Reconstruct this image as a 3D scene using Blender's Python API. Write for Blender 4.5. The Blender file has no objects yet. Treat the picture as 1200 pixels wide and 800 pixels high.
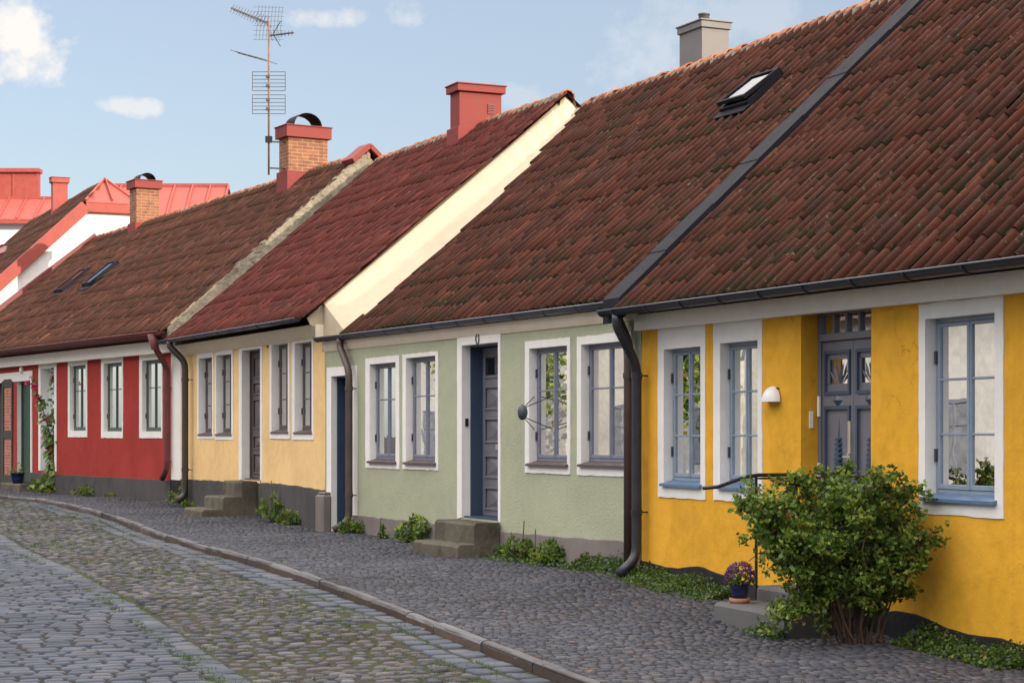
import bpy, math, random
import numpy as np
from mathutils import Vector, Matrix

random.seed(7)
RNG = np.random.default_rng(7)
C = bpy.context.scene.collection
SC = bpy.context.scene

# ------------------------------------------------------------------ camera
F, CX, HY, EYE = 2200.0, 600.0, 508.0, 1.5
cd = bpy.data.cameras.new("camera")
cam = bpy.data.objects.new("camera", cd); C.objects.link(cam)
cam.location = (0, 0, EYE); cam.rotation_euler = (math.pi/2, 0, 0)
cd.sensor_width = 36; cd.lens = F/1200*36; cd.shift_y = (HY-400)/1200
cd.clip_start = 0.1; cd.clip_end = 3000
SC.camera = cam

def interp(x, pts):
    return float(np.interp(x, [p[0] for p in pts], [p[1] for p in pts]))
GP = [(-30, -.42), (0, -.40), (8, -.33), (14, -.19), (21, .02), (29, .07), (37, .17), (47, .11), (70, .15), (200, .15)]
def gz(y): return interp(y, GP)
GY = np.array([p[0] for p in GP]); GZ = np.array([p[1] for p in GP])
def gzn(y): return np.interp(y, GY, GZ)
def ground_pt(px, py, dz=0.0):
    y = 20.0
    for _ in range(60):
        y = .5*y + .5*(EYE-gz(y)-dz)*F/(py-HY)
    return Vector(((px-CX)/F*y, y, gz(y)+dz))

# ------------------------------------------------------------------ materials
class NT:
    def __init__(s, name):
        s.m = bpy.data.materials.new(name); s.m.use_nodes = True
        s.n = s.m.node_tree.nodes; s.l = s.m.node_tree.links
        s.b = s.n["Principled BSDF"]; s.out = s.n["Material Output"]
    def new(s, t, **kw):
        x = s.n.new(t)
        for k, v in kw.items():
            if hasattr(x, k): setattr(x, k, v)
            else: x.inputs[k].default_value = v
        return x
    def link(s, a, b): s.l.new(a, b)
    def coord(s, scale=(1,1,1)):
        t = s.new("ShaderNodeTexCoord"); mp = s.new("ShaderNodeMapping")
        mp.inputs["Scale"].default_value = scale
        s.link(t.outputs["Object"], mp.inputs["Vector"]); return mp.outputs[0]
    def noise(s, scale, detail=4, vec=None, rough=.55):
        x = s.new("ShaderNodeTexNoise"); x.inputs["Scale"].default_value = scale
        x.inputs["Detail"].default_value = detail; x.inputs["Roughness"].default_value = rough
        s.link(vec or s.coord(), x.inputs["Vector"]); return x.outputs[0]
    def ramp(s, fac, stops, interp='LINEAR'):
        r = s.new("ShaderNodeValToRGB"); r.color_ramp.interpolation = interp
        e = r.color_ramp.elements
        while len(e) < len(stops): e.new(.5)
        for q, (p, c) in zip(e, stops):
            q.position = p; q.color = (*c, 1) if len(c) == 3 else c
        s.link(fac, r.inputs[0]); return r.outputs[0]
    def mix(s, fac, a, b, mode='MIX'):
        x = s.new("ShaderNodeMix"); x.data_type = 'RGBA'; x.blend_type = mode
        for v, i in ((fac, 0), (a, 6), (b, 7)):
            if hasattr(v, 'links'): s.link(v, x.inputs[i])
            elif i == 0: x.inputs[0].default_value = v
            else: x.inputs[i].default_value = (*v, 1)
        return x.outputs[2]
    def math(s, op, a, b=0.0, c=0.0, clamp=False):
        x = s.new("ShaderNodeMath"); x.operation = op; x.use_clamp = clamp
        for i, v in enumerate((a, b, c)):
            if hasattr(v, 'links'): s.link(v, x.inputs[i])
            else: x.inputs[i].default_value = v
        return x.outputs[0]
    def bump(s, h, strength=.3, dist=.01):
        x = s.new("ShaderNodeBump"); x.inputs["Strength"].default_value = strength
        x.inputs["Distance"].default_value = dist
        s.link(h, x.inputs["Height"]); s.link(x.outputs[0], s.b.inputs["Normal"]); return x
    def attr(s, name):
        x = s.new("ShaderNodeAttribute"); x.attribute_name = name; return x.outputs["Fac"]
    def col(s, v):
        if hasattr(v, 'links'): s.link(v, s.b.inputs["Base Color"])
        else: s.b.inputs["Base Color"].default_value = (*v, 1)

def plaster(name, c, var=.12, grain=60, bump=.35, dist=.006, stain=.25, lumps=True, rough=.9, cracks=0.0, patch=0.0):
    m = NT(name)
    dk = tuple(x*(1-var*2) for x in c); lt = tuple(min(1, x*(1+var)) for x in c)
    n1 = m.noise(.9, 6, rough=.65); base = m.ramp(n1, [(.3, dk), (.5, c), (.72, lt)])
    n2 = m.noise(7, 5); base = m.mix(m.ramp(n2, [(.42, (0,0,0)), (.75, (stain,)*3)]), base, tuple(x*.72 for x in c))
    st = m.noise(1.0, 5, m.coord((5, 5, .35)))       # rain streaks
    base = m.mix(m.ramp(st, [(.55, (0,0,0)), (.8, (stain*.9,)*3)]), base, tuple(x*.7+.01 for x in c))
    vo = m.new("ShaderNodeTexVoronoi"); vo.feature = 'DISTANCE_TO_EDGE'; vo.inputs["Scale"].default_value = .8
    wv = m.new("ShaderNodeVectorMath"); wv.operation = 'ADD'; cn = m.new("ShaderNodeTexNoise"); cn.inputs["Scale"].default_value = 2.5; cn.inputs["Detail"].default_value = 6
    cc = m.coord(); m.link(cc, cn.inputs["Vector"]); m.link(cc, wv.inputs[0]); m.link(cn.outputs[1], wv.inputs[1]); m.link(wv.outputs[0], vo.inputs["Vector"])
    ck = m.math('MULTIPLY', m.ramp(vo.outputs[0], [(.0, (1,)*3), (.006, (0,0,0))]), m.ramp(m.noise(.8, 3), [(.5, (0,0,0)), (.6, (cracks,)*3)]))
    base = m.mix(ck, base, tuple(x*.45 for x in c))
    pt = m.noise(.75, 3, m.coord((1.3, 1, 1.0)), rough=.45); base = m.mix(m.ramp(pt, [(.56, (0,0,0)), (.585, (patch,)*3)]), base, tuple(min(1, x*1.12+.012) for x in c))
    # hairline patches where the paint has gone
    v = m.noise(14, 8, rough=.7); base = m.mix(m.ramp(v, [(.70, (0,0,0)), (.74, (.35,)*3)]), base, tuple(min(1, x*.55+.12) for x in c))
    m.col(base); m.b.inputs["Roughness"].default_value = rough
    m.b.inputs["Specular IOR Level"].default_value = .25
    g = m.noise(grain, 5, rough=.7)
    if lumps:
        g = m.math('ADD', m.math('MULTIPLY', g, .5), m.math('MULTIPLY', m.noise(5, 3), 1.6))
    m.bump(g, bump, dist); return m.m

def paint(name, c, rough=.45, var=.1, bump=.15, spec=.5, metal=0.0):
    m = NT(name)
    n = m.noise(5, 6, rough=.65)
    base = m.ramp(n, [(.3, tuple(x*(1-var*1.5) for x in c)), (.55, c), (.8, tuple(min(1, x*(1+var)) for x in c))])
    d = m.noise(26, 6, rough=.7)
    base = m.mix(m.ramp(d, [(.62, (0,0,0)), (.72, (.35,)*3)]), base, tuple(x*.6+.015 for x in c))
    m.col(base)
    m.link(m.ramp(n, [(.2, (rough*.85,)*3), (.8, (min(1, rough*1.2),)*3)]), m.b.inputs["Roughness"])
    m.b.inputs["Specular IOR Level"].default_value = spec; m.b.inputs["Metallic"].default_value = metal
    m.bump(m.noise(30, 4), bump, .003); return m.m

def tile_mat(name, stops, moss, mossc=(.048, .040, .018)):
    m = NT(name)
    a = m.attr("rnd"); base = m.ramp(a, stops)
    big = m.noise(.55, 5, rough=.6)
    n = m.noise(9, 6, rough=.7)
    # moss and lichen growing in patches and along the lower tile edges
    e = m.attr("edge")
    k = m.math('ADD', m.math('MULTIPLY', n, .75), m.math('MULTIPLY', big, .65))
    k = m.math('ADD', k, m.math('MULTIPLY', e, .22))
    base = m.mix(m.ramp(k, [(moss, (0,0,0)), (moss+.14, (.9,)*3)]), base, mossc)
    dirt = m.noise(3.2, 5, m.coord((3, 1, 1)), rough=.7)
    base = m.mix(m.ramp(dirt, [(.36, (.55,)*3), (.56, (0,0,0))]), base, (.040, .026, .022))
    sp = m.math('ADD', m.math('MULTIPLY', m.noise(26, 4), .8), m.math('MULTIPLY', m.noise(1.7, 3), .25)); base = m.mix(m.ramp(sp, [(.66, (0,0,0)), (.70, (.65,)*3)]), base, (.20, .19, .13))
    m.col(base); m.b.inputs["Roughness"].default_value = .85; m.b.inputs["Specular IOR Level"].default_value = .2
    m.bump(m.noise(45, 5), .5, .008); return m.m

def brick_mat(name, c1, c2, mort, sc=1.0, plane='xz'):
    m = NT(name)
    t = m.new("ShaderNodeTexCoord"); sep = m.new("ShaderNodeSeparateXYZ"); cmb = m.new("ShaderNodeCombineXYZ")
    m.link(t.outputs["Object"], sep.inputs[0])
    m.link(m.math('ADD', sep.outputs[0], sep.outputs[1]), cmb.inputs[0]); m.link(sep.outputs[2], cmb.inputs[1])
    b = m.new("ShaderNodeTexBrick"); m.link(cmb.outputs[0], b.inputs["Vector"])
    b.inputs["Scale"].default_value = 1; b.inputs["Brick Width"].default_value = .25*sc
    b.inputs["Row Height"].default_value = .077*sc; b.inputs["Mortar Size"].default_value = .007
    b.inputs["Color1"].default_value = (*c1, 1); b.inputs["Color2"].default_value = (*c2, 1); b.inputs["Mortar"].default_value = (*mort, 1)
    base = m.mix(m.ramp(m.noise(6, 5), [(.45, (0,0,0)), (.75, (.6,)*3)]), b.outputs[0], (.06, .045, .035))
    m.col(base); m.b.inputs["Roughness"].default_value = .9
    m.bump(m.math('SUBTRACT', m.math('MULTIPLY', m.noise(40, 3), .3), b.outputs[1]), .5, .008); return m.m

def stone_mat(name, stops, dirt=.4, rough=.6):
    m = NT(name)
    base = m.ramp(m.attr("rnd"), stops)
    base = m.mix(m.ramp(m.noise(38, 4, rough=.7), [(.4, (0,0,0)), (.7, (dirt,)*3)]), base, (.03, .03, .034))
    base = m.mix(m.ramp(m.noise(.7, 4), [(.45, (0,0,0)), (.7, (.45,)*3)]), base, (.034, .036, .043))
    m.col(base)
    m.link(m.ramp(m.noise(3, 4), [(.3, (rough-.12,)*3), (.7, (rough+.2,)*3)]), m.b.inputs["Roughness"])
    m.b.inputs['Specular IOR Level'].default_value = .22
    m.bump(m.noise(55, 5), .4, .004); return m.m

M_KF = None
def leaf_mat(name, c, tr=.42):
    m = NT(name)
    base = m.ramp(m.noise(9, 3), [(.3, tuple(x*.6 for x in c)), (.6, c), (.85, tuple(x*1.4 for x in c))])
    m.col(base); m.b.inputs["Roughness"].default_value = .5
    tl = m.new("ShaderNodeBsdfTranslucent"); m.link(base, tl.inputs[0])
    mx = m.new("ShaderNodeMixShader"); mx.inputs[0].default_value = tr
    m.link(m.b.outputs[0], mx.inputs[1]); m.link(tl.outputs[0], mx.inputs[2]); m.link(mx.outputs[0], m.out.inputs[0])
    return m.m

def glass_mat(name, ior=1.9, tint=(.85, .9, .9)):
    m = NT(name); m.n.remove(m.b)
    t = m.new("ShaderNodeBsdfTransparent"); t.inputs[0].default_value = (*tint, 1)
    g = m.new("ShaderNodeBsdfGlossy"); g.inputs["Roughness"].default_value = .005
    b = m.new("ShaderNodeBump"); b.inputs["Strength"].default_value = .022; b.inputs["Distance"].default_value = .03
    m.link(m.noise(2.6, 2), b.inputs["Height"]); m.link(b.outputs[0], g.inputs["Normal"])
    f = m.new("ShaderNodeFresnel"); f.inputs[0].default_value = ior
    mx = m.new("ShaderNodeMixShader"); m.link(f.outputs[0], mx.inputs[0])
    m.link(t.outputs[0], mx.inputs[1]); m.link(g.outputs[0], mx.inputs[2]); m.link(mx.outputs[0], m.out.inputs[0])
    return m.m

M = {}
M['yellow'] = plaster("yellow_plaster", (.74, .375, .03), var=.08, grain=35, bump=.55, dist=.014, stain=.55, cracks=.7, patch=.5)
M['green'] = plaster("green_roughcast", (.39, .41, .285), var=.06, grain=34, bump=1.0, dist=.011, stain=.28, lumps=False, patch=.2)
M['apricot'] = plaster("apricot_plaster", (.80, .54, .25), var=.07, grain=60, bump=.4, stain=.35, cracks=.4, patch=.3)
M['cream'] = plaster("cream_plaster", (.52, .43, .305), var=.06, grain=40, bump=.4, stain=.3)
M['red'] = plaster("red_plaster", (.34, .034, .026), var=.1, grain=70, bump=.4, stain=.4, cracks=.4, patch=.3)
M['white'] = plaster("white_plaster", (.78, .755, .72), var=.04, grain=40, bump=.45, stain=.22)
M['opposite'] = plaster('grey_white_render', (.50, .50, .49), var=.15, grain=20, bump=.4, stain=.6)
M['oppane'] = paint('curtained_pane', (.20, .22, .25), .3, .3)
M['plinth_dark'] = plaster("tarred_plinth", (.075, .07, .072), var=.2, grain=30, bump=.6, dist=.012, stain=.4)
M['plinth_grey'] = plaster("grey_plinth", (.20, .175, .165), var=.15, grain=35, bump=.5, dist=.01, stain=.5)
M['plinth_black'] = plaster("black_plinth", (.022, .021, .022), var=.3, grain=20, bump=.7, dist=.02, stain=.3)
M['trim'] = paint("white_paint", (.84, .78, .69), .5, .05)
M['trim_cream'] = paint("cream_paint", (.84, .73, .57), .6, .05)
M['bluewin'] = paint("blue_grey_paint", (.235, .285, .36), .4, .1)
M['bluesill'] = paint("blue_sill_metal", (.10, .165, .28), .4, .1)
M['greywin'] = paint("grey_violet_paint", (.185, .195, .255), .4, .1)
M['brownsill'] = paint("brown_sill_metal", (.085, .06, .06), .45, .15)
M['greenwin'] = paint("dark_green_paint", (.06, .085, .075), .4, .15)
M['darkwin'] = paint("dark_brown_grey_paint", (.10, .085, .085), .45, .15)
M['doorgrey'] = paint("door_grey_paint", (.15, .148, .175), .4, .08)
M['doorblue'] = paint("door_blue_paint", (.04, .066, .115), .4, .1)
M['doordark'] = paint("door_brown_paint", (.10, .08, .08), .5, .15)
M['doorgreen'] = paint("door_green_paint", (.03, .065, .045), .5, .15)
M['gutter_black'] = paint("dark_gutter_metal", (.035, .038, .05), .35, .2, metal=.3)
M['gutter_grey'] = paint("zinc_gutter", (.10, .10, .13), .35, .2, metal=.4)
M['pipe_brown'] = paint("brown_pipe", (.075, .048, .042), .45, .2)
M['pipe_dark'] = paint("dark_brown_pipe", (.045, .036, .036), .4, .2)
M['redmetal'] = paint("red_sheet_metal", (.215, .034, .030), .6, .12, spec=.25)
M['pinkmetal'] = paint("red_metal_roofing", (.34, .076, .06), .6, .12, spec=.25)
M['redpipe'] = paint('dull_red_metal', (.15, .036, .036), .5, .15)
M['darkred'] = paint("dark_red_board", (.17, .03, .035), .55, .15)
M['metal_dark'] = paint("dark_sheet_metal", (.016, .016, .022), .75, .3, spec=.15)
M['metal_grey'] = paint("grey_sheet_metal", (.14, .13, .132), .55, .12)
M['steel'] = paint("weathered_steel", (.10, .095, .095), .6, .2, spec=.2)
M['rust'] = paint("rusty_mast", (.22, .12, .06), .6, .3)
M['blackiron'] = paint("black_iron", (.015, .015, .018), .35, .2)
M['brass'] = paint("metal_fitting", (.6, .57, .5), .3, .1, metal=.8)
M['lampwhite'] = paint("white_enamel", (.8, .79, .76), .35, .03)
M['timber'] = paint("dark_timber", (.05, .042, .04), .7, .25)
M['board_white'] = paint("white_weatherboard", (.72, .78, .85), .5, .05)
M['curtain'] = paint("white_curtain", (.82, .80, .76), .9, .04, spec=.1)
M['interior'] = paint("dark_room", (.12, .10, .085), .9, .2, spec=.1)
M['glass'] = glass_mat("window_glass", 1.52, (.93, .96, .96))
M['skyglass'] = glass_mat("roof_window_glass", 2.6, (.25, .28, .3))
M['brick'] = brick_mat("chimney_brick", (.31, .115, .05), (.22, .075, .038), (.32, .26, .19))
M['brick_red'] = brick_mat("red_wall_brick", (.38, .11, .06), (.48, .17, .09), (.40, .36, .32))
M['rubble'] = plaster("rough_mortar", (.30, .26, .19), var=.35, grain=14, bump=1.0, dist=.06, stain=.9)
M['granite'] = stone_mat("granite_kerb", [(0, (.09, .08, .08)), (.5, (.115, .108, .112)), (1, (.14, .135, .14))], .5)
M['kerbface'] = stone_mat('earth_stained_kerb', [(0, (.07, .045, .034)), (.5, (.10, .066, .05)), (1, (.14, .10, .08))], .5)
M['stepstone'] = plaster("mossy_step_stone", (.12, .105, .08), var=.45, grain=18, bump=1.0, dist=.02, stain=.9)
M['concrete'] = plaster("grey_landing", (.115, .11, .112), var=.16, grain=40, bump=.4, stain=.4)
M['sett'] = stone_mat("pavement_setts", [(0, (.040, .042, .054)), (.35, (.056, .059, .075)), (.6, (.068, .070, .086)), (.8, (.080, .081, .094)), (.93, (.086, .071, .070)), (1, (.110, .107, .117))], .35, .68)
M['cobble'] = stone_mat("road_cobbles", [(0, (.045, .047, .057)), (.3, (.065, .067, .078)), (.55, (.082, .077, .083)), (.75, (.10, .082, .08)), (.92, (.115, .11, .112)), (1, (.15, .145, .148))], .35, .68)
M['slab'] = stone_mat("lane_setts", [(0, (.042, .050, .069)), (.5, (.060, .069, .092)), (.85, (.075, .082, .105)), (1, (.088, .082, .087))], .3, .6)
def joint(name, mossy):
    m = NT(name)
    n = m.noise(1.3, 5, rough=.65); n2 = m.noise(18, 4)
    k = m.math('ADD', m.math('MULTIPLY', n, .7), m.math('MULTIPLY', n2, .3))
    m.col(m.ramp(k, [(mossy-.1, (.036, .033, .030)), (mossy, (.05, .045, .034)), (mossy+.1, (.042, .050, .020))]))
    m.b.inputs["Roughness"].default_value = 1; m.b.inputs["Specular IOR Level"].default_value = .1
    m.bump(m.noise(60, 4), .8, .01); return m.m
M['joint_dry'] = joint("dirt_joint", .75)
M['joint_moss'] = joint("moss_joint", .47)
M['earth'] = joint("bare_earth", .7)
M['leaf_a'] = leaf_mat("leaf_dark", (.065, .12, .020))
M['leaf_b'] = leaf_mat("leaf_mid", (.14, .23, .033))
M['leaf_c'] = leaf_mat("leaf_light", (.27, .35, .05))
M['leaf_d'] = leaf_mat("leaf_yellowing", (.27, .21, .04))
M['leaf_e'] = leaf_mat("leaf_bluish", (.075, .11, .065))
M['blade'] = leaf_mat("grass_blade", (.09, .14, .025))
M['stem'] = paint("woody_stem", (.085, .055, .035), .8, .3)
M['greenstem'] = paint("green_stem", (.09, .12, .04), .7, .2)
M['pink'] = leaf_mat("pink_petal", (.62, .03, .16))
M['orange'] = leaf_mat("orange_petal", (.75, .23, .02))
M['purple'] = leaf_mat("purple_petal", (.10, .02, .10))
M['dryleaf'] = leaf_mat("fallen_leaf", (.28, .12, .05))
M['potblue'] = paint("blue_glaze", (.015, .025, .10), .15, .2)
M['terracotta'] = paint("terracotta", (.40, .19, .10), .8, .2)
M['hinge'] = paint('dark_hinge', (.05, .055, .07), .5, .2)
M['mirror'] = paint("mirror_glass", (.85, .85, .85), .03, .0, 0, metal=1)
M['redtag'] = paint("red_sticker", (.6, .03, .04), .4, .1)
ST = [(0, (.052, .022, .016)), (.3, (.080, .027, .017)), (.65, (.100, .031, .019)), (.9, (.122, .038, .022)), (1, (.165, .058, .031))]
M['tile_y'] = tile_mat("mossy_pantiles_near", ST, .99)
M['tile_g'] = tile_mat("mossy_pantiles", ST, .99)
M['tile_l'] = tile_mat("dark_red_pantiles", [(0, (.085, .023, .018)), (.4, (.12, .028, .021)), (.8, (.145, .034, .024)), (1, (.18, .05, .031))], 1.12)
M['tile_r'] = tile_mat("old_brown_pantiles", [(0, (.060, .027, .018)), (.4, (.10, .038, .023)), (.8, (.13, .047, .028)), (1, (.18, .072, .042))], .98, (.06, .046, .022))
M['ridge'] = tile_mat("ridge_tile_clay", [(0, (.28, .10, .05)), (.5, (.40, .14, .07)), (1, (.50, .22, .12))], .86, (.20, .17, .12))

# ------------------------------------------------------------------ mesh builder
class MB:
    def __init__(s): s.v, s.f, s.m, s.r = [], [], [], []
    def quad(s, *p, m=0):
        i = len(s.v); s.v += [tuple(x) for x in p]; s.f.append(tuple(range(i, i+len(p)))); s.m.append(m)
    def box(s, a, b, m=0):
        (x0, y0, z0), (x1, y1, z1) = [min(p, q) for p, q in zip(a, b)], [max(p, q) for p, q in zip(a, b)]
        i = len(s.v)
        s.v += [(x0,y0,z0),(x1,y0,z0),(x1,y1,z0),(x0,y1,z0),(x0,y0,z1),(x1,y0,z1),(x1,y1,z1),(x0,y1,z1)]
        for f in ((3,2,1,0),(4,5,6,7),(0,1,5,4),(1,2,6,5),(2,3,7,6),(3,0,4,7)):
            s.f.append(tuple(i+k for k in f)); s.m.append(m)
    def obox(s, c, ax, ay, az, m=0):
        """box from centre and three half-axis vectors"""
        c, ax, ay, az = map(Vector, (c, ax, ay, az)); i = len(s.v)
        for z in (-1, 1):
            for x, y in ((-1,-1),(1,-1),(1,1),(-1,1)): s.v.append(tuple(c+ax*x+ay*y+az*z))
        for f in ((3,2,1,0),(4,5,6,7),(0,1,5,4),(1,2,6,5),(2,3,7,6),(3,0,4,7)):
            s.f.append(tuple(i+k for k in f)); s.m.append(m)
    def bar(s, a, b, w, h=None, m=0):
        a, b = Vector(a), Vector(b); d = b-a; L = d.length; d.normalize()
        up = Vector((0,0,1)) if abs(d.z) < .95 else Vector((1,0,0))
        x = d.cross(up).normalized(); y = x.cross(d)
        s.obox((a+b)/2, d*(L/2), x*(w/2), y*((h or w)/2), m)
    def tube(s, pts, r, n=8, m=0, cap=True):
        pts = [Vector(p) for p in pts]; rr = r if isinstance(r, (list, tuple)) else [r]*len(pts)
        prev = None; i0 = len(s.v)
        for k, p in enumerate(pts):
            d = (pts[min(k+1, len(pts)-1)]-pts[max(k-1, 0)]).normalized()
            if prev is None: x = d.cross(Vector((0,0,1)) if abs(d.z) < .9 else Vector((1,0,0))).normalized()
            else: x = (prev - d*prev.dot(d)).normalized()
            prev = x; y = d.cross(x)
            for j in range(n):
                a = 2*math.pi*j/n; s.v.append(tuple(p+(x*math.cos(a)+y*math.sin(a))*rr[k]))
        for k in range(len(pts)-1):
            for j in range(n):
                a, b = i0+k*n+j, i0+k*n+(j+1) % n
                s.f.append((a, b, b+n, a+n)); s.m.append(m)
        if cap:
            s.f.append(tuple(i0+j for j in reversed(range(n)))); s.m.append(m)
            k = i0+(len(pts)-1)*n; s.f.append(tuple(k+j for j in range(n))); s.m.append(m)
    def lathe(s, c, prof, n=16, m=0):
        i0 = len(s.v); cx, cy, cz = c
        for r, z in prof:
            for j in range(n):
                a = 2*math.pi*j/n; s.v.append((cx+r*math.cos(a), cy+r*math.sin(a), cz+z))
        for k in range(len(prof)-1):
            for j in range(n):
                a, b = i0+k*n+j, i0+k*n+(j+1) % n
                s.f.append((a, b, b+n, a+n)); s.m.append(m)
    def build(s, name, mats, parent=None, smooth=False, bevel=0, label=None):
        me = bpy.data.meshes.new(name); me.from_pydata(s.v, [], s.f)
        mats = mats if isinstance(mats, list) else [mats]
        for x in mats: me.materials.append(x)
        if len(mats) > 1: me.polygons.foreach_set("material_index", s.m)
        if smooth: me.polygons.foreach_set("use_smooth", [True]*len(s.f))
        me.update()
        o = bpy.data.objects.new(name, me); C.objects.link(o)
        if parent: o.parent = parent
        if label: o["label"] = label
        if bevel:
            b = o.modifiers.new("bevel", 'BEVEL'); b.width = bevel; b.segments = 1; b.limit_method = 'ANGLE'; b.harden_normals = False
        return o

def np_mesh(name, V, Fq, mats, mi=None, attrs=None, smooth=False, parent=None):
    """V (n,3), Fq list of int arrays each (k,3) or (k,4)"""
    me = bpy.data.meshes.new(name)
    me.vertices.add(len(V)); me.vertices.foreach_set("co", np.asarray(V, np.float32).ravel())
    loops = np.concatenate([f.ravel() for f in Fq]).astype(np.int32)
    sizes = np.concatenate([np.full(len(f), f.shape[1]) for f in Fq]).astype(np.int32)
    starts = np.concatenate([[0], np.cumsum(sizes)[:-1]]).astype(np.int32)
    me.loops.add(len(loops)); me.loops.foreach_set("vertex_index", loops)
    me.polygons.add(len(sizes)); me.polygons.foreach_set("loop_start", starts)
    me.polygons.foreach_set("loop_total", sizes)
    for x in mats: me.materials.append(x)
    if mi is not None: me.polygons.foreach_set("material_index", np.asarray(mi, np.int32))
    if smooth: me.polygons.foreach_set("use_smooth", np.ones(len(sizes), bool))
    for k, a in (attrs or {}).items():
        at = me.attributes.new(k, 'FLOAT', 'POINT'); at.data.foreach_set("value", np.asarray(a, np.float32))
    me.update(); me.validate()
    o = bpy.data.objects.new(name, me); C.objects.link(o)
    if parent: o.parent = parent
    return o

def tag(o, label=None, cat=None, group=None, kind=None):
    if label: o["label"] = label
    if cat: o["category"] = cat
    if group: o["group"] = group
    if kind: o["kind"] = kind
    return o
def thing(name, label, cat, loc=(0,0,0), rotz=0, group=None):
    o = bpy.data.objects.new(name, None); C.objects.link(o)
    o.location = loc; o.rotation_euler = (0, 0, rotz); o.empty_display_size = .3
    return tag(o, label, cat, group)

def wob(s, z, amp=.006):
    return amp*(math.sin(s*1.7+z*.9)+math.sin(s*.61-z*1.9+1.3)+.6*math.sin(s*3.1+z*2.7+.5))/2

# ------------------------------------------------------------------ house frame
class House:
    """local x = along the street (away), y = towards the street, z = up"""
    def __init__(h, vp, far=None, near=None, L=10.0, depth=9.0):
        d = Vector(((vp-CX)/F, 1)); d.normalize(); h.w = d; h.nn = Vector((-d.y, d.x)); h.L = L
        if near is None: near = Vector(far) - d*L
        h.P = Vector(near); h.ang = math.atan2(d.y, d.x); h.D = depth
    def world(h, s, q, z=0):
        p = h.P + h.w*s + h.nn*q; return Vector((p.x, p.y, z))
    def s(h, px, q=0):
        u = (px-CX)/F; O = h.P+h.nn*q; return (u*O.y-O.x)/(h.w.x-u*h.w.y)
    def z(h, px, py, q=0):
        s = h.s(px, q); y = (h.P+h.nn*q+h.w*s).y; return EYE+(HY-py)/F*y
    def g(h, s, q=0): return gz(h.world(s, q).y)
    def empty(h, name, label, cat):
        h.root = thing(name, label, cat, (h.P.x, h.P.y, 0), h.ang); return h.root
    def sub(h, name, label, cat, s, q, z, group=None):
        p = h.world(s, q); return thing(name, label, cat, (p.x, p.y, z), h.ang, group)

def facade(h, holes, z0, z1, mat, reveals=None, step=.35, name='wall', s0=0.0, s1=None, gable_mat=None, prof=None, corbel=False):
    """front wall with real openings, gables and rear wall: one shell"""
    s1 = h.L if s1 is None else s1
    xs, zs = {s0, s1}, set()
    for a, b, c, d in holes: xs |= {a, b}; zs |= {c, d}
    ztop = z1 if callable(z1) else (lambda s: z1)
    zlo = min(ztop(s0), ztop(s1)); zs |= {z0, zlo}
    def fill(vals, st):
        v = sorted(vals); out = []
        for a, b in zip(v, v[1:]):
            n = max(1, int((b-a)/st)); out += [a+(b-a)*k/n for k in range(n)]
        return out+[v[-1]]
    xs = [x for x in fill(xs, step)]; zz = [z for z in fill(zs, step) if z <= max(zs)]
    mb = MB(); idx = {}
    def vid(i, j):
        if (i, j) not in idx:
            x, z = xs[i], zz[j]
            if j == len(zz)-1: z = ztop(x)
            idx[i, j] = len(mb.v); mb.v.append((x, wob(x, z), z))
        return idx[i, j]
    for i in range(len(xs)-1):
        for j in range(len(zz)-1):
            cx, cz = (xs[i]+xs[i+1])/2, (zz[j]+zz[j+1])/2
            if any(a < cx < b and c < cz < d for a, b, c, d in holes): continue
            mb.f.append((vid(i, j), vid(i, j+1), vid(i+1, j+1), vid(i+1, j))); mb.m.append(0)
    for (a, b, c, d), dep in (reveals or {}).items():
        n = 8
        for x in (a, b):
            for k in range(n):
                za, zb = c+(d-c)*k/n, c+(d-c)*(k+1)/n
                mb.quad((x, wob(x, za), za), (x, wob(x, zb), zb), (x, -dep, zb), (x, -dep, za))
        for z in (c, d):
            mb.quad((a, wob(a, z), z), (b, wob(b, z), z), (b, -dep, z), (a, -dep, z))
    gm = 1 if gable_mat else 0
    if prof:   # prof: list of (q, z) from the street eave over the ridge to the rear eave
        for x in (s0, s1):
            pts = [(x, 0, z0)]+([(x, 0, prof[0][1]-.55), (x, .10, prof[0][1]-.42), (x, .24, prof[0][1]-.34)] if corbel and x == s0 else [])+[(x, .29 if corbel and x == s0 else .0, prof[0][1]-(.29*(prof[1][1]-prof[0][1])/(-prof[1][0]) if corbel and x == s0 else 0))]+[(x, q, z) for q, z in prof[1:]]+[(x, prof[-1][0], z0)]
            mb.quad(*pts, m=gm)
        q = prof[-1][0]; mb.quad((s0, q, z0), (s1, q, z0), (s1, q, prof[-1][1]), (s0, q, prof[-1][1]), m=gm)
    return mb.build(name, [mat, gable_mat or mat], h.root)

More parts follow.
